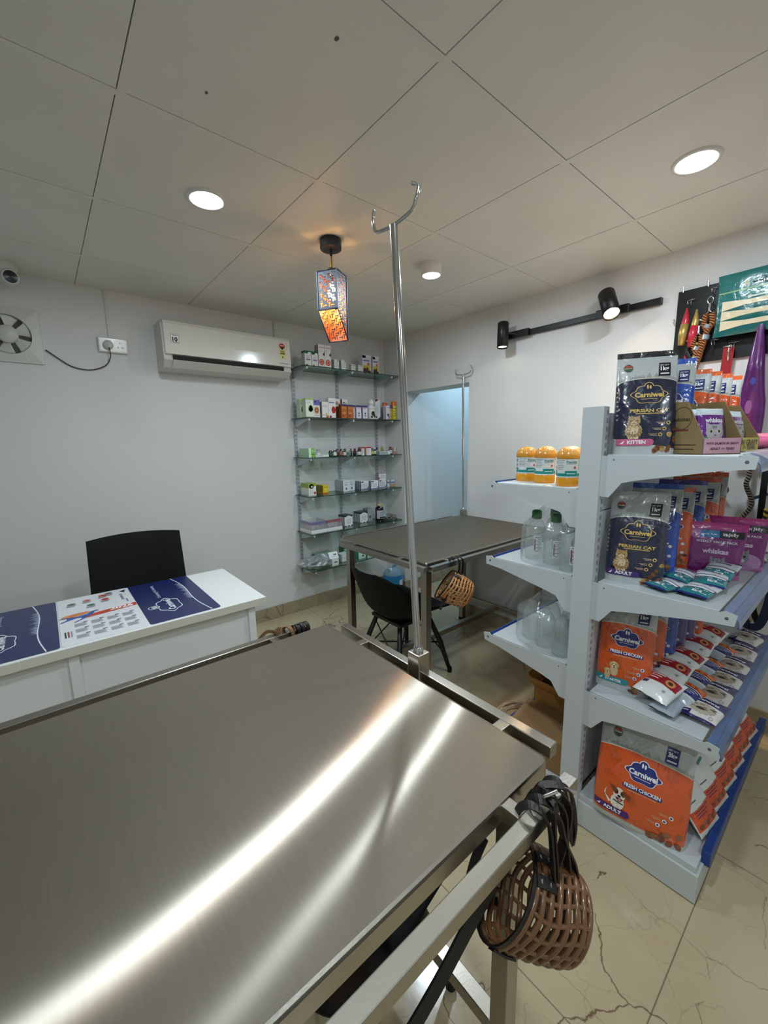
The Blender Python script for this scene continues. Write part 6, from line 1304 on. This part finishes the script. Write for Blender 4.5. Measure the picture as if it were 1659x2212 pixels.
def rope_lead(label, y, z, L, sway, r=.013):
    t = thing('rope_lead', label, 'lead', at(y, z, .07), 0, 'rope leads on the wall')
    mb = MB(); mb.tube(smooth_path([(0, 0, .0), (0, .012, -.012), (0, .006, -.03), (0, -.006, -.03), (0, -.010, -.012), (0, 0, 0)]), .0028, chrome, 6); mb.cyl((0, 0, -.030), (0, 0, -.062), .006, chrome, 10).tube([(0, -.012, -.075), (0, 0, -.062), (0, .012, -.075)], .003, chrome, 6); mb.build('snap_hook', t)
    MB().tube(smooth_path([(0, -.012, -.075), (0, -.016, -.12), (0, 0, -.15), (0, sway * .4, -.15 - L * .4), (0, sway, -.15 - L)]), r, tiger, 10).tube(smooth_path([(0, .012, -.075), (0, .016, -.115), (0, .004, -.15)]), r * .85, tiger, 10).build('rope', t)
    MB().cyl((0, -.004, -.125), (0, .004, -.14), r * 1.3, mat('grey_crimp', '#9aa0a6', .3, .6), 12).cyl((0, .002, -.17), (0, .006, -.19), r * 1.25, MATS['grey_crimp'], 12).build('crimp', t); return t
rope_lead('orange and black rope lead, longer one on the black board', .588, 2.068, .20, .04)
rope_lead('orange and black rope lead, shorter one nearer the red and gold toys', .622, 1.975, .12, .015, .012)
t = thing('chew_bag', 'teal window bag of white rawhide chews hanging on the black board', 'pet treat bag', at(.415, 2.142, .075), radians(-90))
p = Pouch(.30, .265, .03, 0, flat=True, seed=9, taper=0); m = stripe_material('teal_bag', [(.10, '#0c5857'), (.50, '#0b5554'), (2, '#0f6664')], .25); mb = p.mesh(m); S = p.S
for i, zc in enumerate((.046, .088, .130)):
    mb.poly([(-.128, zc - .022), (-.04, zc - .011), (.04, zc - .011), (.130, zc - .022), (.130, zc + .019), (.04, zc + .009), (-.04, zc + .009), (-.128, zc + .019)], S, ink(('#cfc2a4', '#c6b998', '#d2c6a8')[i]), .0012 + .0003 * i)
mb.rect(-.030, .030, .146, .153, S, ink('#b9c4bd'), .002); mb.ell(-.030, .150, .008, .007, S, ink('#b9c4bd'), .002); mb.ell(.030, .150, .008, .007, S, ink('#b9c4bd'), .002)
mb.text('eetpyo', .030, .203, .115, S, ink('#08302e'), .0016, bold=.03); mb.text('K', -.042, .207, .022, S, ink('#b5b394'), .0016, bold=.03); mb.rect(-.145, .13, .182, .187, S, ink('#8fae7a'), .0012)
mb.v = [(x, y, z - .265) for x, y, z in mb.v]; mb.build('bag_body', t); MB().tube([(0, 0, -.012), (0, .03, .0), (0, .06, .003)], .004, black_m, 6).build('hanger', t)
t = thing('purple_bag', 'long purple bag hanging in front of the black display board', 'pet treat bag', at(.392, 1.90, .10))
def pb(u, v):
    a = 2 * pi * u; w = .008 + .042 * min(1, v * 1.6) * (1 - .15 * max(0, v - .7) / .3); return (.018 * sin(a) * min(1, v * 3) * (1 - max(0, v - .93) * 12), w * cos(a) * (1 + .06 * sin(9 * v)), -.52 * v)
MB().grid(pb, 20, 24, mat('purple_film', '#4c1356', .25, coat=.5, bump=.5, bscale=30, vary=.2, vscale=12), closed_u=True).ell(0, -.24, .010, .016, lambda x, y, l: (-.02 - l, x, y), ink('#3a3a86')).ell(.005, -.35, .012, .03, lambda x, y, l: (-.02 - l, x, y), ink('#7a4a80')).build('bag_body', t)
t = thing('red_collar', 'dark red studded collar strip hanging on the right wall between rack shelves', 'collar', at(.503, 1.83, .05))
mb = MB().tube(smooth_path([(0, 0, 0), (0, .004, -.2), (0, -.004, -.5), (0, .004, -.68)]), 0, ink('#8e1620'), flat=(.040, .004, (0, 1, 0))); mb.build('band', t)
for k in range(9): MB().lathe([(.005, 0), (.0001, .003)], chrome, 8, Matrix.Translation((-.003, -.001, -.16 - .06 * k)) @ Matrix.Rotation(-pi / 2, 4, 'Y'), cap=False).build('stud', t)
MB().tube([(-.004, -.02, .005), (-.004, .022, .005)], .004, chrome, 8).tube([(-.004, 0, .02), (-.004, -.002, -.06)], .004, chrome, 8).build('buckle', t)
braid = rope_material('black_white_braid', '#1c1a19', '#8f857a', 8, 2); tanr = rope_material('tan_twist', '#a5793f', '#6b4a24', 9, 2); yb_rope = rope_material('yellow_black_rope', '#b5a23a', '#1a1a18', 4, 1)
tag(MB().tube(smooth_path([at(.485, 1.22), at(.455, 1.185), at(.450, 1.165), at(.48, 1.15), at(.495, 1.165)]), .011, tanr, 10).build('rope_loop'), 'small tan rope loop poking out beside the orange bags on the second rack shelf', 'lead')
tag(MB().tube(smooth_path([at(.375, 1.345), at(.372, 1.25), at(.378, 1.20), at(.352, 1.13), at(.356, 1.09), at(.378, 1.04), at(.38, .95), at(.37, .80), at(.40, .60), at(.45, .50)]), .0105, braid, 10).build('braided_lead'), 'black and white braided lead hanging on the wall behind the rack shelves', 'lead')
tag(MB().tube(smooth_path([at(.318, 1.30), at(.316, 1.1), at(.312, .95), at(.318, .80), at(.30, .64), at(.27, .56), at(.245, .62), at(.235, .80)]), 0, mat('black_webbing', '#121416', .8, bump=.4, bscale=300), flat=(.024, .004, (0, 1, 0))).build('black_lead'), 'black webbing lead hanging at the wall end of the rack', 'lead')
tag(MB().tube(smooth_path([at(.295, 1.10, .08), at(.296, 1.0, .08), at(.30, .86, .08), at(.325, .72, .08), at(.338, .60, .08), at(.322, .545, .08), at(.30, .57, .08)]), .010, yb_rope, 10).build('yellow_rope_lead'), 'yellow and black rope lead hanging at the wall end of the rack', 'lead')
t = thing('dog_harness', 'navy dog harness with a reflective strip hanging low on the wall beyond the rack', 'harness', at(.275, .80, .09))
navyw = mat('navy_webbing', '#16253f', .8)
MB().tube(smooth_path([(0, .02, .06), (0, .06, -.05), (0, .075, -.16), (0, .045, -.245), (0, -.005, -.25), (0, -.03, -.15), (0, -.035, .0), (0, -.01, .08)]), 0, navyw, flat=(.034, .006, (0, 1, .3))).build('webbing', t)
MB().tube([(-.005, -.028, -.02), (-.005, -.034, -.10)], 0, ink('#8a97a8'), flat=(.010, .003, (0, 1, 0))).build('reflective_strip', t)
MB().cyl((0, -.005, .085), (0, -.005, .30), .004, navyw, 8).build('loop', t)
tag(MB().tube([at(.36, 1.135), at(.33, 1.15), at(.30, 1.165)], 0, mat('teal_webbing', '#2c4f66', .8), flat=(.014, .003, (0, 0, 1))).build('teal_strap'), 'short teal strap between the braided lead and the black webbing lead', 'strap')
